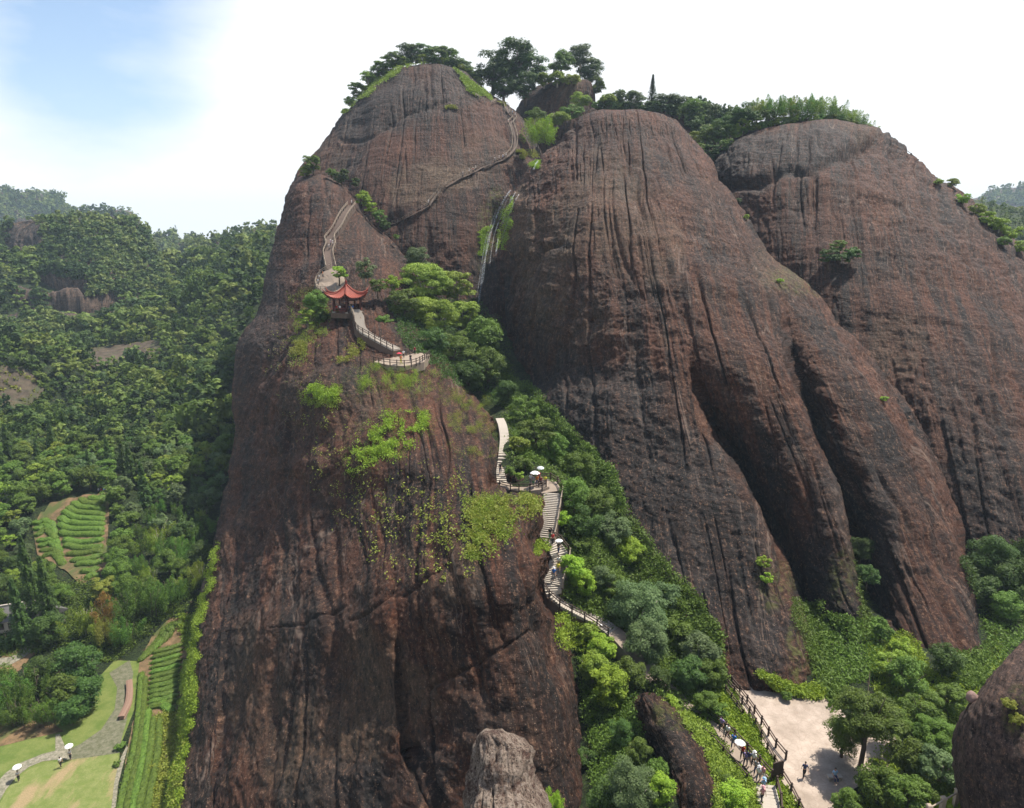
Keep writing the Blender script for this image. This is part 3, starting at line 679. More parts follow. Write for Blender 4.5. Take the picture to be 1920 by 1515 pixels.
def cover(name, label, polys, n, size, col, lift=0.35, up=0.6, cat=None, clump=0.0, ragged=1.5, blade=False):
    """ground cover / grass growing on a real surface inside outlines given in photo pixels"""
    Ps = []
    for poly in polys:
        q = np.array(poly, float); x0, y0 = q.min(0); x1, y1 = q.max(0); k = int(n / len(polys)); c = 0; acc = []
        while c < k:
            x = rng.uniform(x0, x1, 4 * k); y = rng.uniform(y0, y1, 4 * k)
            jx, jy = rng.normal(0, ragged, x.shape), rng.normal(0, ragged, x.shape)
            ok = inpoly(x + jx + 7 * noise(y / 14, 0, x0) + 3 * noise(y / 4, 9, x0), y + jy + 5 * noise(x / 13, 3, y0), poly)
            if clump: ok &= fbm(x / 13, y / 13, x0 * .1, 3) > (clump - 0.9 + rng.uniform(-.25, .25, 4 * k))
            acc.append(np.stack([x[ok], y[ok]], 1)); c += ok.sum()
            if len(acc) > 40: break
        Ps.append(np.vstack(acc)[:k])
    q = np.vstack(Ps); q = q[~np.isin(owner_at(q[:, 0], q[:, 1]), (R_A, R_B))]; B = hit(q[:, 0], q[:, 1]); d = slant(B); m = len(B)
    s = size * np.ones(m)
    bl = np.clip(0.55 + 0.6 * fbm(q[:, 0] / 9, q[:, 1] / 9, 1.1, 2), 0.15, 1.6)
    B = B + np.stack([rng.normal(0, .2, m), rng.normal(0, .3, m) - .15, rng.uniform(-.1, 1, m) * lift * bl + 0.05], 1)
    Nn = sph(m) * 0.8 + np.array((0, -0.35, up)); Nn /= np.linalg.norm(Nn, axis=1, keepdims=True)
    V, F = leaves(B, Nn, s, 0.5)
    if blade:   # tussocks of upright arching blades
        k = m // 2; Bb = B[:k]; a = rng.uniform(0, 6.283, k); lean = np.stack([np.cos(a), np.sin(a) - .4, rng.uniform(.8, 1.8, k)], 1) * (size * 1.5 * bl[:k] * rng.uniform(.7, 1.5, k))[:, None]
        sd_ = np.stack([-np.sin(a), np.cos(a), 0 * a], 1) * size * .22
        V2 = np.stack([Bb - sd_, Bb + lean * .55, Bb + lean + np.array([0, 0, -.3]) * size, Bb + sd_ + lean * .3], 1).reshape(-1, 3)
        V = np.vstack([V[2 * k * 2:], V2]); F = np.arange(len(V)).reshape(-1, 4)
    return obj(name, mesh_np(name, V, F, M['leaf_' + col], smooth=False), None, label=label, category=cat or 'ground cover', kind='stuff')

# distant woods: one mass per hill side --------------------------------------
def wood(name, label, pts, rad, col, nl, lf, seedv=0):
    TI = []
    """many crowns joined: pts (n,3) bases, rad (n,) crown radius"""
    base = [crown_pts(kd, nl, 12) for kd in ('round', 'feather', 'round', 'round', 'bamboo', 'feather')]
    k = rng.integers(0, 6, len(pts)); Vs = []
    for q in range(6):
        m = k == q
        if not m.any(): continue
        P, Nn = base[q]; V, F = leaves(P, Nn, lf, 0.6)
        th = rng.uniform(0, 6.283, m.sum()); c, s = np.cos(th), np.sin(th); hs = rng.uniform(.8, 1.35, m.sum())
        X = V[None, :, 0] * c[:, None] - V[None, :, 1] * s[:, None]; Yv = V[None, :, 0] * s[:, None] + V[None, :, 1] * c[:, None]
        W3 = np.stack([X, Yv, (V[None, :, 2] - 0.30) * hs[:, None]], -1) * rad[m][:, None, None] + pts[m][:, None, :]
        Vs.append(W3.reshape(-1, 3)); TI.append(np.repeat(rng.uniform(0, 1, m.sum()), V.shape[0]))
    V = np.vstack(Vs); 
    return obj(name, mesh_np(name, V, np.arange(len(V)).reshape(-1, 4), M['leaf_' + col], smooth=False, attrs=dict(tint=np.concatenate(TI))), None, label=label, category='wood', kind='stuff')
def forest_leaf(name, stops, vs):
    m = NT(name); f = m.noise(m.coords(), vs, 3, 0.6)
    f2 = m.noise(m.coords(), vs * 12, 2, 0.6)
    c = m.ramp(m.math('ADD', m.math('ADD', m.math('MULTIPLY', f, .55), m.math('MULTIPLY', f2, .2)), m.math('MULTIPLY', m.attr('tint'), .25)), *stops); m.color(c); m.b.inputs['Roughness'].default_value = .65
    tr = m.n('ShaderNodeBsdfTranslucent'); m.set(tr.inputs['Color'], c); mxs = m.n('ShaderNodeMixShader'); mxs.inputs[0].default_value = .3
    m.t.links.new(m.b.outputs[0], mxs.inputs[1]); m.t.links.new(tr.outputs[0], mxs.inputs[2]); m.t.links.new(mxs.outputs[0], m.t.nodes['Material Output'].inputs[0])
    return m.m
M['leaf_wood'] = forest_leaf('valley_wood', ((0.34, (0.022, 0.048, 0.010)), (0.46, (0.058, 0.105, 0.018)), (0.56, (0.125, 0.185, 0.030)), (0.68, (0.20, 0.235, 0.050))), 0.035)
M['leaf_farwood'] = forest_leaf('hill_wood', ((0.36, (0.034, 0.070, 0.018)), (0.48, (0.085, 0.140, 0.032)), (0.6, (0.180, 0.225, 0.060))), 0.02)

def px_scatter(poly, n, excl=()):
    q = np.array(poly, float); x = rng.uniform(q[:, 0].min(), q[:, 0].max(), n * 4); y = rng.uniform(q[:, 1].min(), q[:, 1].max(), n * 4)
    ok = inpoly(x, y, poly)
    for e in excl: ok &= ~inpoly(x + 4 * noise(x / 9, y / 9, 0), y + 4 * noise(x / 9, y / 9, 5), e)
    return x[ok][:n], y[ok][:n]
def grow_wood(label, poly, n, owners, rpx, nl, lf, excl=(), col='farwood'):
    x, y = px_scatter(poly, n, excl); B = hit(x, y); ok = np.isin(owner_at(x, y), owners); B = B[ok]
    r = rpx * rng.uniform(0.6, 1.3, len(B)) * slant(B) / FPX
    if len(B): wood('wood', label, B, r, col, nl, lf)
grow_wood('hazy blue green wood on the farthest hill at the left edge', [(-60,352),(110,362),(140,400),(200,440),(-60,480)], 900, [R_FAR], 6, 60, .30)
grow_wood('sparse wood on the far cliff topped hill left of the pass', [(120,380),(250,385),(265,430),(330,470),(100,460)], 500, [R_FAR2], 6, 60, .30)
grow_wood('wood on the low hazy ridge at the pass', [(250,430),(470,430),(520,540),(250,560)], 900, [R_FAR3], 7.5, 70, .28)
grow_wood('wood on the slope dropping from the cliff to the pass', [(340,410),(560,400),(520,620),(300,600)], 1300, [R_FAR4], 8.5, 80, .26, [[(495,465),(520,445),(520,485),(480,490)],[(400,462),(440,455),(440,472),(402,478)]])
CLIFFX = [[(8,470),(22,422),(48,412),(76,422),(76,466),(40,478)],[(18,512),(60,515),(156,528),(166,558),(90,556),(30,546)],[(-5,553),(60,548),(74,590),(-5,606)],[(86,553),(150,557),(225,550),(244,602),(170,604),(100,592)],[(235,556),(332,556),(340,596),(300,608),(240,602)]]
grow_wood('dense green wood draping the hill with dark cliff bands', [(-80,405),(270,405),(350,560),(360,680),(-80,680)], 3000, [R_H1], 7.5, 90, .34, CLIFFX)
grow_wood('hazy wood on the low hill at the right edge', [(1840,345),(1980,345),(1980,520),(1820,470)], 1300, [R_FR, 0], 4.5, 50, .32)
grow_wood('green wood covering the saddle behind the middle cliff', [(1120,185),(1420,200),(1420,420),(1120,300)], 700, [R_RIDGE], 14, 200, .16)

# valley forest: the nearest 230 trees one by one, the rest as one wood ------------
SCREE = [[(-20,690),(60,695),(85,735),(60,765),(0,775),(-20,770)],[(165,655),(225,650),(300,640),(300,665),(210,690),(170,690)],[(250,650),(300,640),(290,675),(255,680)]]
M['leaf_scrub'] = forest_leaf('dry_scrub', ((0.35, (0.07, 0.10, 0.025)), (0.6, (0.15, 0.16, 0.06))), 0.05)
xs = []; 
for _ in range(60000):
    yy = 118 + (560 - 118) * random.random() ** 1.0; xx = random.uniform(-330, -8)
    xs.append((xx, yy))
xs = np.array(xs); zz = ground_z(xs[:, 0], xs[:, 1]); P3 = np.column_stack([xs, zz]); px, py = proj(P3)
FIELDS = [[(50,992),(100,935),(160,925),(215,922),(215,1090),(190,1110),(130,1100),(60,1040)], [(-300,1195),(60,1190),(150,1180),(225,1215),(262,1215),(290,1165),(340,1130),(375,1130),(380,1800),(-300,1800)]]
ok = (px > -120) & (px < 540) & (py > 380)
ok &= (np.abs(hit(px, py)[:, 1] - P3[:, 1]) < 0.05 * P3[:, 1] + 5)
_h1 = owner_at(px, py) == R_H1
for e in CLIFFX: ok &= ~(inpoly(px, py, e) & _h1) & ~(inpoly(px, py - 9, e) & (owner_at(px, py - 9) == R_H1))
for e in FIELDS:
    ok &= ~inpoly(px, py, e)
    if e is FIELDS[0]: ok &= ~inpoly(px, py - 3.4 * FPX / slant(P3), e)
for e in SCREE: ok &= ~inpoly(px, py, e)
P3 = P3[ok]; keep = []; cell = {}
for i, p in enumerate(P3):
    sp = 3.4 if p[1] < 200 else 4.2 if p[1] < 330 else 6
    key = (int(p[0] // 6), int(p[1] // 6)); good = True
    for a in (-1, 0, 1):
        for b in (-1, 0, 1):
            for j in cell.get((key[0] + a, key[1] + b), ()):
                if (P3[j, 0] - p[0]) ** 2 + (P3[j, 1] - p[1]) ** 2 < sp * sp: good = False; break
    if good: cell.setdefault(key, []).append(i); keep.append(i)
P3 = P3[keep]; P3 = P3[np.argsort(slant(P3))]
print('valley trees', len(P3))
NEAR = 235
def region(px, py):
    if px < 40: return ('at the far left edge, upper part' if py < 930 else 'at the far left edge, middle part' if py < 985 else 'at the far left edge, lower part') if py < 1040 else 'at the bottom of the far left edge'
    if py < 925: return 'just above the tea terraces' if px < 130 else 'above the right end of the tea terraces' if px < 260 else 'high in the forest beside the cliff'
    if px < 215 and py > 1080: return 'just below the tea terraces'
    if py < 1010 and px < 330: return 'right of the upper tea terraces'
    if py < 1090 and px < 330: return 'right of the lower tea terraces'
    if py < 1090: return 'close to the cliff above the lower field'
    return 'around the head of the lower field'
def region_old(px, py):
    return 'above the tea terraces' if (py < 960 and px < 260) else 'beside the cliff foot' if px > 300 else 'between the tea terraces and the cliff' if py > 900 else 'in the valley forest'
VT = []
for i, p in enumerate(P3[:NEAR]):
    x, y = proj(p); n_ = float(noise(p[0] / 22, p[1] / 22, 3.1)); u = random.random()
    rg = region(x, y)
    if 250 < x < 440 and 960 < y < 1150 and u < .8: kind, col, nm = 'bamboo', 'bamboo' if u < .6 else 'light', 'plume topped bamboo clump'
    elif u < .12: kind, col, nm = 'conifer', 'dark', 'dark pointed conifer'
    elif u < .30: kind, col, nm = 'feather', 'light', 'pale green feathery tree'
    elif n_ > .25: kind, col, nm = 'round', 'mid', 'mid green rounded broadleaf tree'
    else: kind, col, nm = 'round', random.choice(['dark', 'mid', 'grey']), None
    if nm is None: nm = {'dark': 'dark green dense broadleaf tree', 'mid': 'mid green rounded broadleaf tree', 'grey': 'greyish green glossy broadleaf tree'}[col]
    rm = random.uniform(2.0, 3.6) * (0.85 if kind == 'bamboo' else 1); r = rm * FPX / float(slant(p))
    VT.append((float(x), float(y), nm, rg, tree(0, 0, r, kind, col, nm, base=p, lod=2 if slant(p) > 150 else 1)))
ORD = ['leftmost', 'second', 'third', 'fourth', 'fifth', 'sixth', 'seventh', 'eighth', 'ninth', 'tenth', 'eleventh', 'twelfth', 'thirteenth', 'fourteenth', 'fifteenth', 'sixteenth', 'seventeenth', 'eighteenth', 'nineteenth', 'twentieth', 'twenty first', 'twenty second', 'twenty third', 'twenty fourth']
for key in sorted({(v[2], v[3]) for v in VT}):
    g = sorted([v for v in VT if (v[2], v[3]) == key], key=lambda v: v[0])
    for k, v in enumerate(g):
        v[4]['group'] = key[0] + 's ' + key[1]
        v[4]['label'] = (key[0] + ' crowded ' + key[1]) if len(g) > 24 else (key[0] + ' ' + key[1]) if len(g) == 1 else ORD[k] + (' ' if k == 0 else ' from left, ') + key[0] + ' ' + key[1]
far_ = P3[NEAR:]
wood('valley_forest', 'dense mixed green forest filling the valley left of the cliff', far_, rng.uniform(2.4, 5.6, len(far_)) * (1 + .35 * noise(far_[:, 0] / 25, far_[:, 1] / 25, 6.0)) * np.where(far_[:, 1] > 330, 1.35, 1.0), 'wood', 260, .16)
# ------------------------------------------------------------------ ground sheets, paths, fields
def drape(name, poly, mat, lift=0.03, step=14, label=None, cat=None, surf=None, thick=0, **kw):
    """sheet following the ground inside an outline given in photo pixels"""
    q = []
    for a in range(len(poly)):
        x1, y1 = poly[a]; x2, y2 = poly[(a + 1) % len(poly)]; n = max(1, int(math.hypot(x2 - x1, y2 - y1) / step))
        q += [(x1 + (x2 - x1) * t / n, y1 + (y2 - y1) * t / n) for t in range(n)]
    n0 = len(q); xs_ = [p[0] for p in q]; ys_ = [p[1] for p in q]
    for x in np.arange(min(xs_), max(xs_), step):
        for y in np.arange(min(ys_), max(ys_), step * .7):
            if inpoly(x, y, poly): q.append((x + random.uniform(-2, 2), y + random.uniform(-2, 2)))
    vs, es, fs, *_ = delaunay_2d_cdt([Vector(p) for p in q], [], [list(range(n0))], 1, 0.01)
    P = hit(np.array([v.x for v in vs]), np.array([v.y for v in vs])) if surf is None or surf == 'rock' else np.array([plane_pt(v.x, v.y, surf) for v in vs])
    if surf == 'rock': P = hit(np.array([v.x for v in vs]), np.array([v.y for v in vs])); P[:, 1] -= lift * .5
    if surf is None: P[:, 2] = ground_z(P[:, 0], P[:, 1])
    P[:, 2] += lift
    me = bpy.data.meshes.new(name); me.from_pydata(P.tolist(), [], [tuple(f) for f in fs]); me.materials.append(mat); me.update()
    if me.polygons and sum(p.normal.z for p in me.polygons) < 0: me.flip_normals()
    for k in ('label',): 
        if label: kw['label'] = label; kw['category'] = cat
    o = obj(name, me, None, **kw)
    if thick: sm = o.modifiers.new('thickness', 'SOLIDIFY'); sm.thickness = thick; sm.offset = -1
    return o
def two(name, a, b, sc, lo=.4, hi=.6, det=5, c3=None):
    m = NT(name); f = m.noise(m.coords(), sc, det, .65); c = m.mix(m.ramp(f, (lo, 0.0), (hi, 1.0)), a, b)
    if c3: c = m.mix(m.ramp(m.noise(m.mapping(m.coords(), (1, .35, 1)), sc * .35, 4, .6), (.52, 0.0), (.64, .9)), c, c3)
    c = m.mix(m.ramp(m.noise(m.coords(), 9, 2, .6), (.4, .35), (.6, 0.0)), c, tuple(x * .55 for x in a)); m.color(c); m.bump(f, .4, .1); return m.m
M['lawn'] = two('mown_lawn', (.085, .125, .022), (.14, .165, .042), .5, c3=None)
M['dry_lawn'] = two('dry_lawn', (.12, .155, .035), (.17, .19, .06), .8, c3=(.29, .205, .115))
M['gravel'] = two('grassy_gravel', (.09, .095, .05), (.16, .15, .10), 1.4)
M['cobble'] = two('cobble_path', (.14, .135, .09), (.27, .24, .18), 2.2)
M['soil'] = two('orange_soil', (.10, .070, .032), (.20, .125, .065), .7, c3=(.06, .09, .02))
def paving():
    m = NT('pale_flagstones'); v = m.n('ShaderNodeTexVoronoi'); v.feature = 'DISTANCE_TO_EDGE'; v.inputs['Scale'].default_value = 1.5; m.set(v.inputs['Vector'], m.coords())
    n = m.noise(m.coords(), .35, 6, .7); c = m.mix(m.ramp(n, (.35, 0.0), (.65, 1.0)), (.25, .20, .155), (.42, .345, .28))
    c = m.mix(m.ramp(v.outputs['Distance'], (0.0, .35), (.06, 0.0)), c, (.20, .15, .115))
    c = m.mix(m.ramp(m.noise(m.coords(), 1.6, 5, .75), (.56, 0.0), (.7, .5)), c, (.22, .15, .11)); m.color(c); m.bump(n, .3, .05); return m.m
M['paving'] = paving()
M['scree'] = two('reddish_scree', (.050, .037, .025), (.105, .080, .052), .4, c3=(.055, .07, .025))
for lb_, sc_ in (('bare rocky scree slope with dry grass at the left edge below the cliff hill', SCREE[0]), ('narrow strip of pale dry scree in the middle of the valley forest', SCREE[1]), ('small dry scree patch right of the scree strip', SCREE[2])):
    drape('scree', sc_, M['scree'], .9, 8, label=lb_, cat='scree', thick=2.5)
drape('lawn', [(-190,1325),(150,1318),(190,1265),(215,1238),(262,1240),(252,1330),(225,1400),(212,1640),(-190,1640)], M['lawn'], 0.02, surf=MZ, kind='structure')
drape('lawn', [(28,1460),(60,1440),(110,1428),(222,1412),(218,1515),(212,1640),(-30,1640),(-5,1515)], M['dry_lawn'], 0.035, surf=MZ, kind='structure')
drape('path', [(205,1262),(243,1238),(250,1262),(243,1320),(238,1350),(228,1385),(224,1412),(170,1420),(120,1426),(112,1412),(150,1396),(190,1368),(215,1330),(220,1290)], M['gravel'], 0.045, surf=MZ, kind='structure')
drape('path', [(104,1378),(112,1376),(122,1400),(135,1412),(132,1424),(112,1424),(80,1428),(55,1438),(32,1456),(12,1480),(-8,1515),(-60,1600),(-80,1600),(-12,1475),(10,1450),(40,1430),(80,1414),(104,1408)], M['cobble'], 0.055, surf=MZ, kind='structure')
drape('path', [(222,1432),(230,1414),(238,1398),(240,1402),(232,1430),(222,1470),(212,1560),(204,1560),(214,1470)], M['cobble'], 0.06, surf=MZ, kind='structure')
drape('terrace_soil', [(60,985),(95,945),(140,936),(165,928),(206,926),(204,990),(198,1075),(150,1098),(128,1075),(70,1040)], M['soil'], 0.25, 8, kind='structure')
drape('field_soil', [(262,1238),(285,1190),(320,1160),(352,1150),(352,1200),(340,1330),(352,1400),(335,1515),(310,1640),(190,1640),(222,1500),(240,1400),(256,1320)], M['soil'], 0.04, 12, kind='structure')
drape('clearing', [(-160,1235),(0,1230),(40,1215),(70,1225),(30,1262),(-10,1290),(-160,1290)], M['soil'], 0.1, kind='structure')
drape('path', [(-40,1250),(20,1232),(48,1212),(60,1220),(30,1245),(-40,1266)], M['cobble'], 0.16, kind='structure')
drape('clearing', [(-160,1395),(20,1355),(90,1350),(120,1372),(60,1385),(0,1400),(-160,1440)], M['soil'], 0.05, surf=MZ, kind='structure')
drape('plaza', [(1350,1222),(1395,1250),(1440,1272),(1462,1292),(1500,1300),(1560,1312),(1600,1360),(1690,1380),(1670,1440),(1600,1480),(1580,1640),(1545,1640),(1513,1560),(1485,1505),(1450,1440),(1418,1375),(1384,1310),(1362,1268),(1340,1240)], M['paving'], 0.03, surf=PZ, kind='structure')

# tea hedges ------------------------------------------------------------
def smooth_line(pts, n):
    q = np.array(pts, float); t = np.concatenate([[0], np.cumsum(np.hypot(*np.diff(q, axis=0).T[:2]))]); tt = np.linspace(0, t[-1], n)
    return np.stack([catm(t, q[:, k], tt) for k in range(q.shape[1])], 1)
def hedge(pts, w, h, label, group, col='mid', zplane=None):
    q = smooth_line(pts, 10); P = hit(q[:, 0], q[:, 1]) if zplane is None else plane_pt(q[:, 0], q[:, 1], zplane)
    P[:, 2] = ground_z(P[:, 0], P[:, 1]) if zplane is None else zplane
    Ln = np.linalg.norm(np.diff(P, axis=0), axis=1).sum(); n = max(6, int(Ln / .45)); t = np.linspace(0, 9, n)
    P = np.stack([np.interp(t, np.arange(10), P[:, k]) for k in range(3)], 1)
    d = np.gradient(P, axis=0); d[:, 2] = 0; d /= np.linalg.norm(d, axis=1, keepdims=True) + 1e-9; s = np.stack([-d[:, 1], d[:, 0], 0 * d[:, 0]], 1)
    a = np.linspace(0, math.pi, 9); prof = np.stack([np.cos(a), np.sin(a) ** .6], 1)
    bump = 1 + .10 * fbm(P[:, 0:1] * 1.3, P[:, 1:2] * 1.3, np.arange(9)[None] * .8, 2); end = np.minimum(1, np.minimum(np.arange(n), np.arange(n)[::-1]) / 2 + .35)[:, None]
    V = P[:, None] + s[:, None] * (prof[None, :, 0] * w / 2 * bump * end)[..., None] + np.array([0, 0, 1]) * (prof[None, :, 1] * h * bump * end)[..., None] 
    base = P.mean(0); V = V.reshape(-1, 3) - base
    nl = int(Ln * w * 28); k = rng.integers(0, len(V), nl); C = V[k] + rng.normal(0, .12, (nl, 3)) + np.array([0, 0, .05]); Nn = sph(nl) * .6 + np.array([0, 0, .8]); Nn /= np.linalg.norm(Nn, axis=1, keepdims=True)
    LV, LF = leaves(C, Nn, .10, .6)
    me = mesh_np('tea_hedge', np.vstack([V, LV]), np.vstack([grid_faces(n, 9), LF + len(V)]), M['leaf_' + col], smooth=False)
    o = obj('tea_hedge', me, None, label=label, category='tea hedge', group=group); o.location = base
Lb = [(168,932),(150,938),(136,945),(126,953),(116,962),(110,972),(110,985),(113,999),(117,1013),(121,1026),(126,1039),(132,1051),(140,1063),(150,1074),(158,1086)]
ords = ['topmost', 'second', 'third', 'fourth', 'fifth', 'sixth', 'seventh', 'eighth', 'ninth', 'tenth', 'eleventh', 'twelfth', 'thirteenth', 'fourteenth', 'fifteenth', 'sixteenth', 'seventeenth', 'eighteenth', 'nineteenth', 'twentieth', 'twenty first', 'twenty second', 'twenty third', 'twenty fourth']
for k in range(15):
    r_ = (199 - 0.4 * k - (8 if k > 12 else 0), 934 + 10.1 * k); l_ = Lb[k]
    hedge([l_, ((l_[0] * .6 + r_[0] * .4), (l_[1] * .45 + r_[1] * .55) + 3), r_], 2.1, .95, ords[k] + ' long curved tea hedge down the orange soil terraces', 'curved tea hedges on the upper terraces')
for k in range(7):
    hedge([(60 + 3 * k, 984 + 10 * k), (84 + 3 * k, 976 + 11 * k), (103 + 3 * k, 990 + 12 * k)], 1.8, .8, ords[k] + ' short tea hedge at the left end of the terraces', 'short tea hedges left of the terraces')
for k in range(12):
    y = 1212 + 9.3 * k
    hedge([(283 - k * .8, y + 14), (312, y + 7), (344 - k * .9, y - 3)], 1.15, .6, ords[k] + ' tea hedge of the lower field beside the cliff foot', 'tea hedges of the lower field', zplane=MZ + .05)
for k in range(7):
    hedge([(258 + 10 * k, 1240 - k * 7), (288 + 6 * k, 1212 - 7 * k), (312 + 5 * k, 1176 - 2 * k)], 1.15, .6, ords[k] + ' slanting tea hedge at the head of the lower field, counted from the left', 'slanting tea hedges', zplane=None)
for k, (a, b, c) in enumerate([((266, 1262), (258, 1370), (226, 1515)), ((272, 1270), (266, 1370), (238, 1515)), ((279, 1330), (272, 1400), (250, 1515)), ((288, 1345), (282, 1410), (262, 1515)), ((300, 1345), (296, 1410), (277, 1515))]):
    hedge([a, b, c, (c[0] - 14, 1600)], 1.1, .7, ords[k] + ' long tea hedge running down to the bottom edge, counted from the lawn', 'long straight tea hedges', zplane=MZ + .05)
hedge([(300, 1316), (312, 1326), (324, 1336)], 1.5, .6, 'short thick tea hedge below the lower field', None, zplane=MZ + .05)

# ------------------------------------------------------------------ stairs, fences
M['stone'] = plain('pale_stone_step', (.34, .30, .25), .25, 3)
M['stonepath'] = plain('dusty_stone_path', (.24, .19, .145), .35, 1.5)
M['rockpath'] = plain('trodden_rock_path', (.085, .058, .043), .5, 1.2)
M['wood'] = plain('dark_brown_post', (.060, .040, .030), .35, 8)
M['lightrail'] = plain('weathered_rail', (.30, .24, .18), .3, 8)
M['earth'] = plain('earthen_bank', (.10, .065, .045), .4, 2, bump=.1)
def line3(pts, n=None, step=.5):
    """control points (px,py[,Y]) -> smooth 3D polyline"""
    P = np.array([unproj(*p) if len(p) == 3 else hit(p[0], p[1]) for p in pts], float)
    t = np.concatenate([[0], np.cumsum(np.linalg.norm(np.diff(P, axis=0), axis=1))]); n = n or max(2, int(t[-1] / step)); tt = np.linspace(0, t[-1], n)
    return np.stack([catm(t, P[:, k], tt) for k in range(3)], 1) if len(P) > 2 else np.stack([np.interp(tt, t, P[:, k]) for k in range(3)], 1)
def sidev(P):
    d = np.gradient(P, axis=0); d[:, 2] = 0; d /= np.linalg.norm(d, axis=1, keepdims=True) + 1e-9; return np.stack([d[:, 1], -d[:, 0], 0 * d[:, 0]], 1), d
def ribbon(name, P, w, mat, depth=2.0, parent=None, lift=0.0, **kw):
    s, _ = sidev(P); w = np.asarray(w) / 2 * np.ones(len(P)); U = np.array([0, 0, 1.0])
    A = P - s * w[:, None] + U * lift; B = P + s * w[:, None] + U * lift
    V = np.stack([A - U * depth - s * .3, A, B, B - U * depth + s * .3], 1).reshape(-1, 3); F = grid_faces(len(P), 4)
    F = np.vstack([F, [[0, 1, 2, 3]], [[len(V) - 4, len(V) - 3, len(V) - 2, len(V) - 1]]])
    return obj(name, mesh_np(name, V, F, mat, smooth=False), parent, **kw)
def stairs(pts, w, n, label, group=None, mat='stone', base_mat='earth', depth=1.6):
    P = line3(pts, 80); s, d = sidev(P); o = P[0]
    root = thing('stone_stairway', label, 'stairway', tuple(o), 0, group)
    ribbon('stair_base', P - o - np.array([0, 0, .42]), w * 1.02, M[base_mat], depth, root)
    Ln = np.linalg.norm(np.diff(P[:, :2], axis=0), axis=1).sum(); tr = Ln / n
    mb = MB(); mb.box((0, 0, -.20), (w, tr * .98, .40)); me = mb.mesh('step', M[mat])
    for k in range(n):
        t = (k + .5) / n * 79; i = int(t); f = t - i; p = P[i] * (1 - f) + P[min(i + 1, 79)] * f - o
        st = obj('step', me, root); st.location = p; st.rotation_euler = (0, 0, math.atan2(d[i, 1], d[i, 0]) - math.pi / 2)
    return P, s
def fence(P, label, group=None, sp=1.8, h=1.0, mat='wood', rails=(0.55, 0.92), pw=.16, rw=.09, name='railing'):
    P = np.asarray(P, float); t = np.concatenate([[0], np.cumsum(np.linalg.norm(np.diff(P, axis=0), axis=1))]); n = max(2, int(round(t[-1] / sp)) + 1)
    tt = np.linspace(0, t[-1], n); Q = np.stack([np.interp(tt, t, P[:, k]) for k in range(3)], 1); o = Q[0]
    root = thing(name, label, 'railing', tuple(o), 0, group)
    mb = MB(); mb.box((0, 0, h / 2 - .15), (pw, pw, h + .3)); mb.box((0, 0, h + .03), (pw * 1.35, pw * 1.35, .07), 0, .7); me = mb.mesh('post', M[mat])
    for q in Q: p = obj('post', me, root); p.location = q - o
    for r_ in rails:
        mb = MB()
        for a in range(n - 1): mb.beam(Q[a] - o + np.array([0, 0, h * r_]), Q[a + 1] - o + np.array([0, 0, h * r_]), rw, rw)
        mb.build('rail', M[mat], root)
    return root
def sidefence(P, s, off, a, b, label, **kw):
    i, j = int(a * (len(P) - 1)), int(b * (len(P) - 1)) + 1
    return fence((P + s * off)[i:j], label, **kw)
MP = MAIN_PATH
def seg(i, j): return [MP[k] for k in range(i, j + 1)]
# upper path strip with big slabs
P, s = stairs([MP[0], MP[1], MP[2], MP[3], (942, 868, 95)], 1.5, 30, 'pale path of long slabs at the top of the gully, between cliff and bushes')
P, s = stairs([(942, 868, 95), (940, 885, 92.5), MP[4]], 1.5, 10, 'short flight of steps below the long slab path')
P = line3([MP[4], MP[5], MP[6], MP[7], (1034, 922, 86)], 40); ribbon('footpath', P, 3.0, M['stonepath'], 2.5, label='dusty footpath landing where the group with white umbrellas stands', category='path')
s, _ = sidev(P); fence((P + s * 1.5)[2:36], 'dark railing along the front of the landing with the white umbrella group'); fence((P - s * 1.5)[24:40], 'dark railing behind the landing with the white umbrella group')
P, s = stairs([(1037, 924, 85.6), (1032, 950, 83.3), (1027, 980, 81), (1021, 1008, 79.2)], 2.5, 24, 'straight flight of pale steps below the landing')
sidefence(P, s, -1.35, 0, 1, 'pale railing on the right of the straight flight below the landing', mat='lightrail'); sidefence(P, s, 1.35, .85, 1, 'short dark railing left of the foot of the straight flight')
P, s = stairs([MP[10], MP[11], MP[12]], 2.4, 9, 'short crooked flight where a person carries a white umbrella')
sidefence(P, s, -1.3, 0, 1, 'dark railing on the upper side of the short crooked flight'); sidefence(P, s, 1.3, 0, .8, 'dark railing on the lower side of the short crooked flight')
P, s = stairs([MP[12], (1047, 1058, 75.7), MP[13], (1036, 1095, 73.2)], 2.4, 17, 'steep flight of pale steps right of the bare brown rock')
sidefence(P, s, -1.3, 0, 1, 'pale railing beside bushes on the right of the steep flight', mat='lightrail')
P, s = stairs([(1036, 1095, 73.2), (1038, 1110, 72.4), MP[15], MP[16], MP[17], (1150, 1183, 69.6)], 2.0, 34, 'long flight curving right and down behind a dark railing')
sidefence(P, s, 1.15, 0.05, 1, 'long dark railing in front of the curving flight')
P = line3([(1150, 1183, 69.6)] + seg(18, 20), 60); ribbon('footpath', P, 2.2, M['stonepath'], 3, label='shaded footpath under the trees in the gully', category='path')
P = line3(seg(20, 23), 60); s, _ = sidev(P); ribbon('footpath', P, 2.4, M['stonepath'], 3, label='narrow walkway crowded with people above the gully', category='path')
fence((P + s * 1.25)[8:58], 'dark railing on the gully side of the crowded walkway', mat='wood'); fence((P - s * 1.25)[4:60], 'dark railing on the grassy side of the crowded walkway')
P, s = stairs([(1427, 1470, 50.3), MP[24], MP[25], MP[26]], 2.5, 20, 'broad stairs leaving the frame below the crowded walkway')
sidefence(P, s, -1.35, 0, 1, 'dark railing right of the broad stairs at the bottom edge')
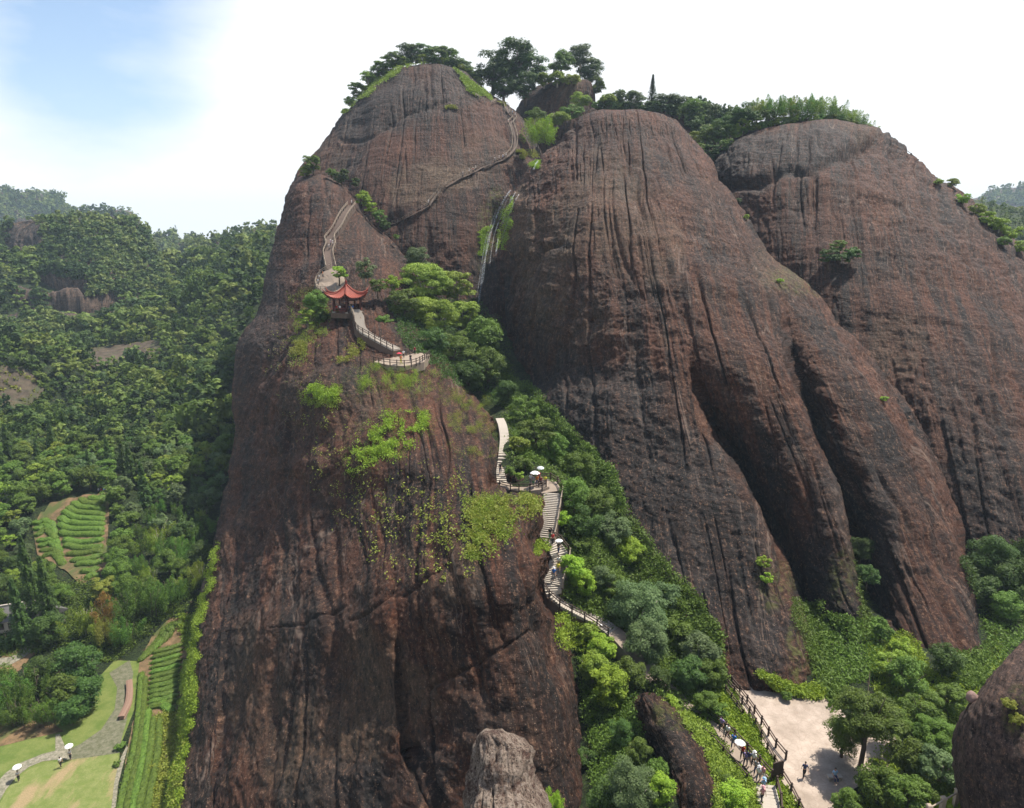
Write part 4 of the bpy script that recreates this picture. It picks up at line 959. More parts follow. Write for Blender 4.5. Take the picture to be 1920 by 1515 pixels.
# plaza railings
def PL(pts): return np.array([plane_pt(x, y, PZ + .03) for x, y in pts])
def densify(P, n=40):
    t = np.concatenate([[0], np.cumsum(np.linalg.norm(np.diff(P, axis=0), axis=1))]); tt = np.linspace(0, t[-1], n); return np.stack([catm(t, P[:, k], tt) for k in range(3)], 1)
fence(densify(PL([(1357,1266),(1380,1292),(1405,1325),(1430,1362),(1452,1398),(1473,1424)])), 'inner dark railing at the edge of the pale plaza, ending in a thick post', sp=1.7)
fence(densify(PL([(1360,1283),(1385,1312),(1410,1350),(1437,1405),(1462,1452),(1485,1490),(1512,1545)])), 'outer dark railing along the whole left edge of the pale plaza', sp=1.7)
fence(densify(PL([(1360,1300),(1378,1325),(1392,1345)])), 'short lowest railing above the bright green slope', sp=1.5)
mb = MB(); mb.box((0, 0, 1.1), (.9, .12, 1.9)); sg = thing('notice_board', 'dark upright notice board at the edge of the green slope beside the railing', 'sign', tuple(plane_pt(1456, 1462, PZ)), .3)
mb.build('panel', M['wood'], sg)
for q in (-.5, .5): MB().box((q, 0, .95), (.12, .14, 2.1)).build('post', M['wood'], sg)
# near railing at bottom right
fence(np.array([unproj(1738, 1535, 30.5), unproj(1780, 1512, 31.5), unproj(1815, 1490, 32.5)]), 'weathered stone railing stub beside the dark boulder at the bottom right', mat='lightrail', sp=1.3, rails=(.8,), pw=.22, rw=.07, h=.9)
# platform in front of the pavilion and paths up the fin
ZP = float(hit(752, 676)[2])
pp = np.array([plane_pt(x, y, ZP) for x, y in [(700,680),(722,672),(748,662),(775,660),(806,666),(795,680),(760,688),(730,686)]])
def slab(name, P2, zt, th, mat, parent=None, **kw):
    n = len(P2); V = [(p[0], p[1], zt) for p in P2] + [(p[0], p[1], zt - th) for p in P2]
    F = [tuple(range(n)), tuple(range(2 * n - 1, n - 1, -1))] + [(i, i + n, (i + 1) % n + n, (i + 1) % n) for i in range(n)]
    me = bpy.data.meshes.new(name); me.from_pydata(V, [], F); me.materials.append(mat); me.update(); return obj(name, me, parent, **kw)
slab('viewing_platform', pp, ZP + .15, 1.6, M['stonepath'], label='pale viewing platform halfway down from the pavilion', category='platform')
fence(densify(np.array([plane_pt(x, y, ZP + .15) for x, y in [(701,680),(730,685),(760,687),(790,679),(806,667)]])), 'dark railing along the front of the viewing platform', sp=1.5, h=1.15)
P, s = stairs([tuple(proj(q)) + (q[1],) for q in (lambda A: (A.__setitem__((slice(None), 1), A[:, 1] - 1.0), A.__setitem__((slice(None), 2), A[:, 2] + .9), A)[2])(np.array([hit(*z) for z in [(668, 586), (676, 600), (677, 614), (684, 626), (712, 643), (746, 661)]]))], 2.0, 40, 'pale stairs bending down from the pavilion to the viewing platform')
sidefence(P, s, 1.1, 0.3, 1, 'dark railing on the front side of the stairs below the pavilion', mat='wood', h=1.1); sidefence(P, s, 1.1, 0.0, .3, 'pale railing beside the upper bend of the stairs below the pavilion', mat='lightrail', h=1.1)
drape('rest_terrace', [(592,540),(597,524),(608,514),(622,508),(645,516),(648,540),(640,553),(605,552)], M['stonepath'], .7, 6, surf='rock', thick=1.5,  label='pale rest terrace behind and left of the pavilion', cat='platform')
zz_ = float(hit(600, 532)[2]) + 1.0
fence(densify(np.array([hit(x, y) + np.array([0, -.35, .7]) for x, y in [(622,508),(603,518),(593,534),(598,550),(630,552)]])), 'pale curved railing round the rest terrace left of the pavilion', mat='lightrail', h=1.1, sp=1.6)
def lifted(P, q=.35): P = P.copy(); P[:, 2] += q; P[:, 1] -= q * .6; return P
P = lifted(line3([(622, 508), (618, 490), (618, 472), (622, 462), (618, 452), (634, 430), (645, 408), (652, 398), (660, 388)], 70), .5)
s, _ = sidev(P); ribbon('stone_stairway', P, 2.0, M['rockpath'], 1.5, label='worn stairway cut into the crest above the pavilion', category='stairway')
fence(P + s * 1.2, 'pale railing on the right of the crest stairway', mat='lightrail', h=1.1, sp=2.2, rw=.08, pw=.13); fence(P - s * 1.2, 'pale railing on the left of the crest stairway', mat='lightrail', h=1.1, sp=2.2, rw=.08, pw=.13)
ZIG = [('upper part of the summit stairway below the dark trees', [(930,192),(948,198),(953,212),(966,222),(958,232),(963,248),(966,262),(964,280),(955,292),(943,300)]),
       ('long flat traverse of the summit stairway', [(943,301),(925,308),(905,315),(885,326),(862,336),(835,352)]),
       ('short steep flight in the middle of the summit cliff', [(824,362),(814,374),(804,387)]),
       ('lowest part of the summit stairway reaching the cleft', [(804,388),(785,398),(765,408),(742,420),(732,422)])]
for k, (lb, pts) in enumerate(ZIG):
    P = lifted(line3(pts, 60), .32); s, _ = sidev(P)
    root = ribbon('stone_stairway', P, .5, M['rockpath'], .15, label=lb, category='stairway')
    fence(P + s * .9, 'thin pale outer railing, ' + lb, mat='lightrail', h=1.1, sp=2.6, rw=.075, pw=.12); 
    if k in (0, 2): fence(P - s * .9, 'thin pale inner railing, ' + lb, mat='lightrail', h=1.1, sp=2.6, rw=.075, pw=.12)
P = lifted(line3([(892,182),(905,190),(920,196),(930,192)], 20), .3)
fence(P, 'thin railing climbing to the trees left of the summit stairway', mat='lightrail', h=1.1, sp=3, rw=.15)
fence(np.array([unproj(x, y, 236) for x, y in [(1598,248),(1625,250),(1650,262),(1680,278),(1705,295),(1720,308)]]), 'row of dark posts on the skyline of the right cliff', sp=3.4, h=1.6, pw=.35, rw=.12)

# low curved wall, buildings ------------------------------------------------
M['brick'] = plain('pink_brick', (.20, .125, .088), .25, 5)
wl = densify(np.array([plane_pt(x, y, MZ) for x, y in [(243,1281),(244,1300),(240,1325),(228,1350)]]), 24); s, _ = sidev(wl)
w = thing('garden_wall', 'low curved pinkish wall beside the gravel path', 'wall', tuple(wl[0]))
ribbon('wall_body', wl - wl[0] + np.array([0, 0, .62]), .32, M['brick'], .62, w); ribbon('coping', wl - wl[0] + np.array([0, 0, .72]), .38, M['brick'], .095, w)
M['roof'] = plain('grey_roof_tile', (.10, .095, .09), .3, 4, bump=.05); M['plaster'] = plain('pale_plaster', (.42, .36, .28), .15, 2)
def house(px, py, Y, wx, wy, hz, rz, label):
    b = unproj(px, py, Y); b[2] = float(ground_z(b[0], b[1])); t = thing('house', label, 'house', tuple(b), rz)
    MB().box((0, 0, hz / 2 - .3), (wx, wy, hz + .6)).build('wall', M['plaster'], t)
    r_ = MB(); r_.add([(-wx/2-.6, -wy/2-.7, hz-.1), (wx/2+.6, -wy/2-.7, hz-.1), (wx/2+.6, wy/2+.7, hz-.1), (-wx/2-.6, wy/2+.7, hz-.1), (-wx/2-.6, 0, hz+1.7), (wx/2+.6, 0, hz+1.7)], [(0, 1, 5, 4), (2, 3, 4, 5), (0, 4, 3), (1, 2, 5), (0, 3, 2, 1)])
    ro = r_.build('roof', M['roof'], t); MB().box((0, 0, hz + 1.78), (wx + 1.3, .35, .3)).build('roof_ridge', M['stone'], ro)
    for q in (-.28, .1, .34):
        f = MB().box((wx * q, -wy / 2 - .02, hz * .55), (1.1, .14, 1.2)).build('window', M['wood'], t)
house(5, 1185, 112, 7.5, 5, 2.8, .35, 'small grey roofed house at the left edge among trees')
house(88, 1172, 113, 5, 4, 2.5, -.4, 'tiny house mostly hidden behind the tall dark conifers')

# pavilion -----------------------------------------------------------------
M['tile'] = plain('orange_red_glazed_tile', (.23, .050, .030), .35, 3, .6)
M['column'] = plain('dark_red_column', (.070, .022, .018), .3, 5, .6); M['redrail'] = plain('red_painted_rail', (.16, .028, .022), .25, 5, .6)
Yp = 150.5; pc = unproj(652, 584, Yp)
pav = thing('pavilion', 'open hexagonal pavilion with orange red tiled roof and upturned corners on the crest', 'pavilion', tuple(pc), R(10))
HEX = [(-90 + 60 * k) * math.pi / 180 for k in range(6)]
def hexr(th, r): a = (th + math.pi / 2) % (math.pi / 3) - math.pi / 6; return r * math.cos(math.pi / 6) / math.cos(a)
slab('floor', [(4.1 * math.cos(a), 4.1 * math.sin(a)) for a in HEX], .0, 1.1, M['earth'], pav)
for a in HEX:
    x, y = 3.35 * math.cos(a), 3.35 * math.sin(a)
    c_ = MB().tube([(x, y, 0), (x, y, 3.5)], .17, 12).build('column', M['column'], pav, True); MB().box((x, y, .12), (.55, .55, .24), a).build('column_base', M['stone'], c_)
for a in HEX[:6]:
    x, y = 1.9 * math.cos(a), 1.9 * math.sin(a); MB().tube([(x, y, 0), (x, y, 3.6)], .12, 10).build('column', M['column'], pav, True)
for k in range(6):
    a, b = HEX[k], HEX[(k + 1) % 6]; p = Vector((3.35 * math.cos(a), 3.35 * math.sin(a), 0)); q = Vector((3.35 * math.cos(b), 3.35 * math.sin(b), 0))
    MB().beam(p + Vector((0, 0, 3.35)), q + Vector((0, 0, 3.35)), .22, .4).beam(p + Vector((0, 0, 2.85)), q + Vector((0, 0, 2.85)), .12, .16).build('beam', M['column'], pav)
    if k != 0:
        sb = MB().beam(p.lerp(q, .04) + Vector((0, 0, .5)), p.lerp(q, .96) + Vector((0, 0, .5)), .45, .1)
        sb.beam(p.lerp(q, .04) + Vector((0, 0, .98)), p.lerp(q, .96) + Vector((0, 0, .98)), .08, .08)
        for u in np.linspace(.08, .92, 9): m_ = p.lerp(q, float(u)); sb.beam(m_, m_ + Vector((0.01, 0, .98)), .06, .06)
        sb.build('bench_railing', M['redrail'], pav)
nr, na = 26, 240; V = []
for i in range(nr + 1):
    f = i / nr
    for j in range(na):
        th = -math.pi / 2 + 2 * math.pi * j / na; a6 = abs(((th + math.pi / 2) % (math.pi / 3)) - math.pi / 6) / (math.pi / 6)   # 1 at corners
        rr = hexr(th, 4.55 * f + .12) * (1 + .16 * f ** 3 * a6 ** 4)
        z = 3.45 + 2.55 * (1 - f) ** 1.75 + 1.15 * f ** 4 * a6 ** 3.5
        z += .05 * math.cos(j * 2 * math.pi / 5) * min(1, f * 2)
        V.append((rr * math.cos(th), rr * math.sin(th), z))
top = np.array(V); bot = top.copy(); bot[:, 2] -= .22; F = grid_faces(nr + 1, na, True); F2 = F[:, ::-1] + len(top)
rim = np.array([[nr * na + j, nr * na + j + len(top), nr * na + (j + 1) % na + len(top), nr * na + (j + 1) % na] for j in range(na)])
roof = obj('roof', mesh_np('roof', np.vstack([top, bot]), np.vstack([F, F2, rim]), M['tile']), pav)
for a in HEX:
    pts = []
    for f in np.linspace(.03, 1.03, 12):
        rr = (4.55 * f + .12) * (1 + .16 * f ** 3); pts.append((rr * math.cos(a), rr * math.sin(a), 3.55 + 2.55 * max(0, 1 - f) ** 1.75 + 1.15 * f ** 4 + (0.45 * max(0, f - .93) / .1)))
    MB().tube(pts, [.13] * 11 + [.05], 6).build('hip_ridge', M['tile'], roof, True)
MB().tube([(0, 0, 5.9), (0, 0, 6.15), (0, 0, 6.3), (0, 0, 6.5), (0, 0, 6.75), (0, 0, 6.95), (0, 0, 7.35)], [.30, .34, .16, .30, .24, .10, .03], 12).build('finial', M['redrail'], roof, True)

# waterfall ------------------------------------------------------------------
m = NT('falling_water'); f = m.noise(m.mapping(m.coords(), (5, 5, .5)), 1.0, 5, .7); m.color((.62, .66, .68)); m.b.inputs['Roughness'].default_value = .3
m.set(m.b.inputs['Alpha'], m.ramp(f, (.40, .0), (.68, .55))); M['water'] = m.m
wf = thing('waterfall', 'thin white waterfall sliding down the cleft between the two middle cliffs', 'waterfall', tuple(hit(935, 390)))
wo_ = np.array(hit(935, 390))
wmain = [(957,360),(946,376),(936,396),(927,420),(918,445),(912,475),(908,500),(904,530),(899,560),(894,592)]
for k, (pts, w_) in enumerate([(wmain, 1.1), ([(x + 5 + i * .9, y) for i, (x, y) in enumerate(wmain[:7])], .45), ([(x + 10 + i * 1.6, y + 4) for i, (x, y) in enumerate(wmain[:6])], .6), ([(x - 5, y) for x, y in wmain[2:9]], .35), ([(1008,306),(1004,312),(1000,322)], .8), ([(x + 16 + i * 2.0, y + 8) for i, (x, y) in enumerate(wmain[:5])], .5)]):
    P = line3(pts, 50); P[:, 1] -= 1.6; P[:, 2] += .5; s, _ = sidev(P)
    s = np.array([[1.0, -.1, 0]]) * np.ones((50, 1)); V = []; 
    for e in (-1, 0, 1): V.append(P + s * w_ * e * (.5 + .3 * noise(np.arange(50) / 4, k, 1.0))[:, None] * .6 + np.array([0, -.12 * (e == 0), 0]))
    V = np.stack(V, 1).reshape(-1, 3) - wo_; obj('water_strand', mesh_np('water_strand', V, grid_faces(50, 3), M['water']), wf)
# ------------------------------------------------------------------ people and umbrellas
M['skin'] = plain('skin', (.42, .25, .17), .08, 8, .55); M['cloth'] = tinted('cloth'); M['hairm'] = plain('dark_hair', (.015, .012, .011), .3, 20, .5)
def skinned(name, chains, mat, sub=1):
    """chains: list of [(pos, radius), ...]; the first chain holds the root; others start at an existing vertex index or position"""
    vs, es, rs = [], [], []
    def vid(p):
        for i, q in enumerate(vs):
            if (Vector(q) - Vector(p)).length < 1e-5: return i
        vs.append(p); rs.append(None); return len(vs) - 1
    for ch in chains:
        prev = None
        for p, r_ in ch:
            i = vid(p)
            if rs[i] is None: rs[i] = r_
            if prev is not None: es.append((prev, i))
            prev = i
    me = bpy.data.meshes.new(name); me.from_pydata(vs, es, []); o = bpy.data.objects.new(name, me); COL.objects.link(o)
    md = o.modifiers.new('skin', 'SKIN'); md.use_smooth_shade = True
    for i, sv in enumerate(me.skin_vertices[0].data):
        rr = rs[i] if isinstance(rs[i], tuple) else (rs[i], rs[i]); sv.radius = rr; sv.use_root = (i == 0)
    sm = o.modifiers.new('sub', 'SUBSURF'); sm.levels = sm.render_levels = sub
    dg = bpy.context.evaluated_depsgraph_get(); dg.update(); out = bpy.data.meshes.new_from_object(o.evaluated_get(dg)); out.name = name
    bpy.data.objects.remove(o); out.materials.clear(); out.materials.append(mat); return out
def hand(w, d, side, s=1):
    """wrist point, direction of forearm -> finger chains"""
    w = Vector(w); d = Vector(d).normalized(); a = d.cross(Vector((0, 1, 0.2))).normalized(); pal = w + d * .07; ch = [[(tuple(w), .024), (tuple(pal), (.032, .018))]]
    for k, (o, l) in enumerate([(-.027, .058), (-.009, .068), (.009, .064), (.026, .050)]):
        q = pal + a * o + d * .02; m_ = q + d * l * .55 + Vector((0, .008, 0)); e = m_ + d * l * .4 + Vector((0, .018, -.004)); ch.append([(tuple(pal), (.032, .018)), (tuple(q), .009), (tuple(m_), .0085), (tuple(e), .007)])
    q = w + d * .03 + Vector((0, .03, 0)); ch.append([(tuple(w), .024), (tuple(q), .011), (tuple(q + d * .035 + Vector((0, .012, 0))), .009)])
    return ch
def body(pose):
    st = {'stand': .04, 'walk': .24, 'umb': .14, 'sit': .0}[pose]
    ch = [[((0, 0, .93), (.155, .105)), ((0, 0, 1.10), (.135, .095)), ((0, 0, 1.30), (.165, .105)), ((0, 0, 1.43), (.10, .075)), ((0, .005, 1.50), .052), ((0, .01, 1.56), (.068, .075)), ((0, .012, 1.645), (.078, .092)), ((0, .008, 1.715), (.055, .065))]]
    for sd in (-1, 1):
        x = .095 * sd; f = st * sd
        if pose == 'sit': leg = [((0, 0, .93), 0), ((x, .02, .90), .085), ((x * 1.3, .42, .92), .062), ((x * 1.3, .44, .50), .045), ((x * 1.3, .45, .42), .04), ((x * 1.3, .56, .39), .033)]
        else: leg = [((0, 0, .93), 0), ((x, 0, .86), .088), ((x, f * .55 + .03, .48), .060), ((x, f * 1.0 - .02, .10), .040), ((x, f - .03, .045), .04), ((x, f + .11, .03), .032)]
        ch.append(leg)
        if pose == 'umb' and sd == 1: el, wr = (.27, .10, 1.12), (.20, .30, 1.30)
        elif pose == 'sit': el, wr = (.25 * sd, .05, 1.12), (.16 * sd, .28, 1.02)
        else: el, wr = (.245 * sd, -.10 * f - .02, 1.12), (.25 * sd, -f * .9 + .08, .88)
        ch.append([((0, 0, 1.30), 0), ((.17 * sd, 0, 1.385), .055), (el, .038), (wr, .026)]); dr = Vector(wr) - Vector(el)
        hc = hand(wr, dr, sd); hc[0][0] = (wr, .026); ch += hc
    ch.append([((0, .012, 1.645), 0), ((0, .112, 1.632), .014)])   # nose
    return ch
def fix(ch): return ch
def clothes(pose, part):
    st = {'stand': .04, 'walk': .24, 'umb': .14, 'sit': .0}[pose]
    if part == 'shirt':
        ch = [[((0, 0, .92), (.175, .125)), ((0, 0, 1.10), (.16, .118)), ((0, 0, 1.30), (.185, .125)), ((0, 0, 1.42), (.12, .095))]]
        for sd in (-1, 1):
            el = (.27, .10, 1.12) if (pose == 'umb' and sd == 1) else (.25 * sd, .03, 1.14)
            a = Vector((.17 * sd, 0, 1.385)); e = a.lerp(Vector(el), .75); ch.append([((0, 0, 1.30), 0), (tuple(a), .075), (tuple(e), .058)])
        return ch
    ch = [[((0, 0, .93), (.165, .118)), ((0, 0, 1.0), (.155, .11))]]
    for sd in (-1, 1):
        x = .095 * sd; f = st * sd
        if pose == 'sit': ch.append([((0, 0, .93), 0), ((x, .02, .90), .10), ((x * 1.3, .42, .92), .078), ((x * 1.3, .44, .55), .06)])
        else: ch.append([((0, 0, .93), 0), ((x, 0, .85), .103), ((x, f * .55 + .03, .48), .078), ((x, f * .95 - .02, .16), .058)])
    return ch
def hairmesh():
    mb = MB(); vs = []; n = 12
    for i in range(7):
        ph = i / 6 * 1.9
        for k in range(n):
            t = 2 * math.pi * k / n; back = .5 - .5 * math.sin(t); p2 = ph * (0.62 + .5 * back)
            vs.append((.092 * math.sin(p2) * math.cos(t), .006 + .108 * math.sin(p2) * math.sin(t), 1.655 + .115 * math.cos(p2)))
    return mb.add(vs, [(i * n + k, (i + 1) * n + k, (i + 1) * n + (k + 1) % n, i * n + (k + 1) % n) for i in range(6) for k in range(n)]).mesh('hair', M['hairm'], True)
HAIR = hairmesh(); PB = {}
for ps in ('stand', 'walk', 'umb', 'sit'):
    PB[ps] = (skinned('person', body(ps), M['skin']), skinned('shirt', clothes(ps, 'shirt'), M['cloth']), skinned('trousers', clothes(ps, 'trousers'), M['cloth']))
hatm = MB().tube([(0, .005, 1.67), (0, .005, 1.675), (0, .005, 1.70), (0, .005, 1.78), (0, .005, 1.80)], [.19, .19, .105, .10, .05], 14).mesh('sun_hat', M['cloth'], True)
def person(base, rz, pose, shirt, trousers, label, hat=None, group=None, sc=1.0):
    b, s_, t_ = PB[pose]; o = obj('person', b, None, label=label, category='person', group=group)
    o.location = tuple(base); o.rotation_euler = (0, 0, rz); o.scale = (sc,) * 3
    if pose == 'sit': o.location.z -= .42
    a = obj('shirt', s_, o); a.color = (*shirt, 1); a = obj('trousers', t_, o); a.color = (*trousers, 1)
    obj('hair', HAIR, o)
    if hat: a = obj('sun_hat', hatm, o); a.color = (*hat, 1)
    return o
def make_umbrella():
    n, nr_ = 8, 6; V = []; F = []
    for i in range(nr_ + 1):
        f = i / nr_
        for j in range(n * 4):
            t = 2 * math.pi * j / (n * 4); sc = 1 - .07 * f * math.sin(math.pi * ((j % 4) / 4)); V.append((.62 * f * sc * math.cos(t) , .62 * f * sc * math.sin(t), .30 * (1 - f * f) + .05 * math.sin(math.pi * (j % 4) / 4) * f * f))
    a = np.array(V); me = mesh_np('canopy', a, grid_faces(nr_ + 1, n * 4, True), M['cloth'], smooth=False)
    sh = MB().tube([(0, 0, -.75), (0, 0, .40)], .011, 6).tube([(0, 0, -.75), (0, .03, -.82), (0, .07, -.80), (0, .08, -.75)], .014, 6).mesh('shaft', M['wood'])
    rb = MB()
    for j in range(n): t = 2 * math.pi * j / n; rb.tube([(.02 * math.cos(t), .02 * math.sin(t), .28), (.40 * math.cos(t), .40 * math.sin(t), .16), (.6 * math.cos(t), .6 * math.sin(t), .0)], .005, 4)
    return me, sh, rb.mesh('ribs', M['wood'])
UM = make_umbrella()
def umbrella(base, rz, col, label, sc=.85, tilt=.12):
    """held above the person standing at base with pose umb"""
    t = thing('umbrella', label, 'umbrella', tuple(np.array(base) + np.array([.2 * math.cos(rz) - .38 * math.sin(rz), .2 * math.sin(rz) + .38 * math.cos(rz), 1.98])), rz); t.rotation_euler = (tilt, 0, rz); t.scale = (sc,) * 3
    c = obj('canopy', UM[0], t); c.color = (*col, 1); obj('shaft', UM[1], t); obj('ribs', UM[2], t)
def pathpt(px, py):
    q = np.array(MAIN_PATH, float); bd = 1e9
    for a in range(len(q) - 1):
        d = q[a + 1, :2] - q[a, :2]; t = np.clip(((px - q[a, 0]) * d[0] + (py - q[a, 1]) * d[1]) / (d @ d), 0, 1); e = np.hypot(*(np.array([px, py]) - q[a, :2] - t * d))
        if e < bd: bd = e; Y = q[a, 2] + t * (q[a + 1, 2] - q[a, 2])
    return unproj(px, py, Y) + np.array([0, 0, .05])
WH, BK, BL, RD, YE, OR, PU, GY, NV, LB, GN, PK = (.75, .74, .72), (.02, .02, .025), (.03, .16, .50), (.45, .03, .03), (.70, .62, .05), (.65, .20, .05), (.28, .20, .42), (.25, .25, .25), (.03, .045, .12), (.30, .48, .68), (.06, .20, .08), (.60, .30, .32)
G1 = 'people on the crowded walkway'
for (x, y, rz, ps, sh, tr, lb, hat) in [
 (1352,1372,2.4,'walk',PU,BK,'person in purple top at the shaded upper end of the crowded walkway',None),(1360,1380,2.4,'walk',BK,GY,'person in black climbing behind the purple top on the walkway',None),(1363,1386,2.2,'walk',WH,BK,'person in white and dark trousers in the shade on the walkway',None),
 (1374,1403,2.5,'walk',BL,NV,'person in bright blue on the crowded walkway',None),(1391,1424,2.4,'umb',RD,BK,'person in red under a white umbrella on the walkway',None),(1397,1437,2.4,'walk',PU,NV,'person in lilac below the white umbrella on the walkway',None),
 (1403,1436,2.5,'walk',NV,GY,'person in navy behind the lilac top on the walkway',None),(1412,1438,2.3,'walk',WH,BK,'person in white below the navy top on the walkway',WH),(1417,1453,2.4,'walk',GY,NV,'person in grey halfway down the lower walkway',None),
 (1421,1466,2.4,'walk',WH,GY,'person with white hat at the foot of the walkway',WH),(1429,1464,2.0,'walk',PK,WH,'person in pale pink at the foot of the walkway',None),(1430,1489,.1,'walk',LB,BL,'person in light blue on the landing of the broad stairs',LB),(1428,1505,.1,'walk',PK,BK,'person in pink on the broad stairs at the bottom edge',PK)]:
    person(pathpt(x, y), rz, ps, sh, tr, lb, hat, G1)
umbrella(pathpt(1391, 1424), 2.4, WH, 'white umbrella over the crowded walkway')
G2 = 'group on the landing'
for (x, y, rz, ps, sh, tr, lb, hat) in [(1022,913,3.0,'stand',YE,GY,'person in yellow shirt at the right of the landing group',None),(1014,914,3.2,'stand',(.22,.02,.03),BK,'person in dark red next to the yellow shirt',None),(1007,912,2.8,'umb',OR,NV,'person in orange under a white umbrella on the landing',None),
 (1000,913,.4,'stand',GY,GN,'person in grey and dark green on the landing',None),(995,910,.2,'umb',WH,GY,'person in pale top at the left of the landing group',None),(1010,905,3,'stand',RD,BK,'person in red top standing at the back of the landing group',None),
 (938,888,3.1,'walk',BK,NV,'person in black climbing the short steps below the long slabs',None),(949,893,3.1,'walk',WH,BK,'person in white on the short steps below the long slabs',None)]:
    person(pathpt(x, y), rz, ps, sh, tr, lb, hat, G2)
umbrella(pathpt(1007, 912), 2.8, WH, 'white umbrella in front on the landing', 1.15); umbrella(pathpt(995, 910) + np.array([1.3, 1.0, 0]), .2, (.5, .52, .52), 'grey rimmed umbrella behind the white one on the landing', .85)
G3 = 'people on the flights below the landing'
for (x, y, rz, ps, sh, tr, lb, hat) in [(1036,1022,3.6,'walk',RD,BK,'person in red on the short crooked flight',None),(1047,1039,3.6,'umb',BK,NV,'person in black holding a white umbrella on the crooked flight',None),(1031,1012,3.2,'walk',BK,GN,'person in black at the foot of the straight flight',None),
 (1047,1066,3.2,'walk',WH,YE,'person in white and yellow near the top of the steep flight',None),(1038,1088,3.0,'walk',BL,GY,'person in blue in the middle of the steep flight',WH),(1046,1078,3.0,'walk',YE,GY,'person in pale yellow on the steep flight',None),(1126,1196,1.2,'walk',RD,BK,'person in red glimpsed between the bushes under the curving flight',WH)]:
    person(pathpt(x, y), rz, ps, sh, tr, lb, hat, G3)
umbrella(pathpt(1047, 1039), 3.6, WH, 'white umbrella on the crooked flight below the landing', .85)
person(plane_pt(1507, 1457, PZ + .03), 2.9, 'walk', NV, BK, 'lone person in dark clothes walking across the sunlit plaza')
person(plane_pt(1368, 1256, PZ + .03), 3.1, 'stand', WH, GY, 'person in white standing in the shade at the far end of the plaza')
person(plane_pt(1564, 1462, PZ + .45), 3.1, 'sit', LB, NV, 'person in light blue sitting in the tree shade on the plaza')
st_ = thing('stone_bench', 'small stone bench in the tree shade on the plaza', 'bench', tuple(plane_pt(1564, 1462, PZ + .03))); MB().box((0, 0, .42), (1.3, .45, .1)).build('seat', M['stone'], st_)
for q in (-.45, .45): MB().box((q, 0, .185), (.16, .36, .37)).build('leg', M['stone'], st_)
for (x, y, sh, tr, lb, ps) in [(752,682,OR,YE,'person in orange at the railing of the viewing platform','umb'),(770,680,BK,NV,'person in black at the railing of the viewing platform','stand'),(757,672,WH,BK,'person in white at the back of the viewing platform','stand'),(778,665,(.25,.02,.03),BK,'person in dark red under the trees behind the viewing platform','stand')]:
    person(plane_pt(x, y, ZP + .15), 3.1, ps, sh, tr, lb)
umbrella(plane_pt(752, 682, ZP + .15), 3.1, (.55, .04, .07), 'red umbrella on the viewing platform', .85)
person(unproj(677, 610, 144) + np.array([0, 0, .05]), 3, 'walk', BK, BK, 'person in black on the stairs below the pavilion')
for (x, y, sh, lb, ps) in [(-2.0, -1.6, RD, 'person in red sitting on the left bench of the pavilion', 'stand'), (-1.2, -1.9, WH, 'person in white standing left inside the pavilion', 'stand'), (.9, -1.9, NV, 'person in navy standing at the entrance of the pavilion', 'stand'), (1.5, -1.2, BL, 'person in blue behind the navy one in the pavilion', 'stand')]:
    person(pc + np.array([x, y, 0]), 3, ps, sh, BK, lb.replace('sitting on', 'standing at'))
for (x, y, sh, lb) in [(600, 532, WH, 'person in white on the rest terrace left of the pavilion'), (598, 540, LB, 'person in light blue at the railing of the rest terrace'), (607, 526, OR, 'person in orange at the back of the rest terrace')]:
    person(hit(x, y) + np.array([0, -.35, .7]), 2, 'stand', sh, BK, lb)
def on(x, y): p = hit(x, y).copy(); p[2] += .32; p[1] -= .2; return p
for (x, y, sh, lb) in [(621,464,PU,'person in lilac at the bend of the crest stairway'),(625,466,WH,'person in white at the bend of the crest stairway'),(618,474,GY,'person in grey below the bend of the crest stairway'),(660,389,WH,'person in white at the top of the crest stairway'),
  (804,388,WH,'person in white at the foot of the short steep summit flight'),(955,217,WH,'person in white on the landing under the dark summit trees'),(961,218,LB,'person in light blue on the landing under the dark summit trees'),(966,223,WH,'person in white right of the summit landing'),(953,236,PK,'person in pink just below the summit landing'),
  (949,299,WH,'person in white at the bend where the summit traverse begins'),(943,302,LB,'person in light blue at the bend where the summit traverse begins'),(936,304,WH,'person in white left of the summit traverse bend'),(928,308,GY,'person in grey at the right end of the summit traverse'),(892,323,WH,'person in white midway along the summit traverse'),(887,326,RD,'person in red midway along the summit traverse'),(880,329,WH,'person in white left of the red one on the summit traverse'),(868,335,GY,'person in grey at the left end of the summit traverse')]:
    person(on(x, y), 2, 'stand', sh, BK, lb, WH, 'tiny people on the high stairways')
for (x, y, lb, um) in [(36,1464,'person in dark clothes with a white umbrella on the cobbled path',1),(115,1438,'person in white crossing the dry lawn near the path junction',0),(133,1424,'person under a white umbrella at the path junction',1)]:
    b = plane_pt(x, y, MZ + .06); person(b, 1.0, 'umb' if um else 'walk', WH if not um else GY, BK, lb)
    if um: umbrella(b, 1.0, WH, 'white umbrella ' + ('on the cobbled path at the left edge' if x < 50 else 'at the path junction on the lawn'), .9)
for k, x in enumerate((186, 191, 196, 201)):
    b = hit(x, 926); person(b, 1.5, 'stand', [WH, RD, LB, WH][k], BK, ords[k] + ' person from the left above the top tea hedge', None, 'people above the tea terraces')
rr_ = hit(1822, 1312); 
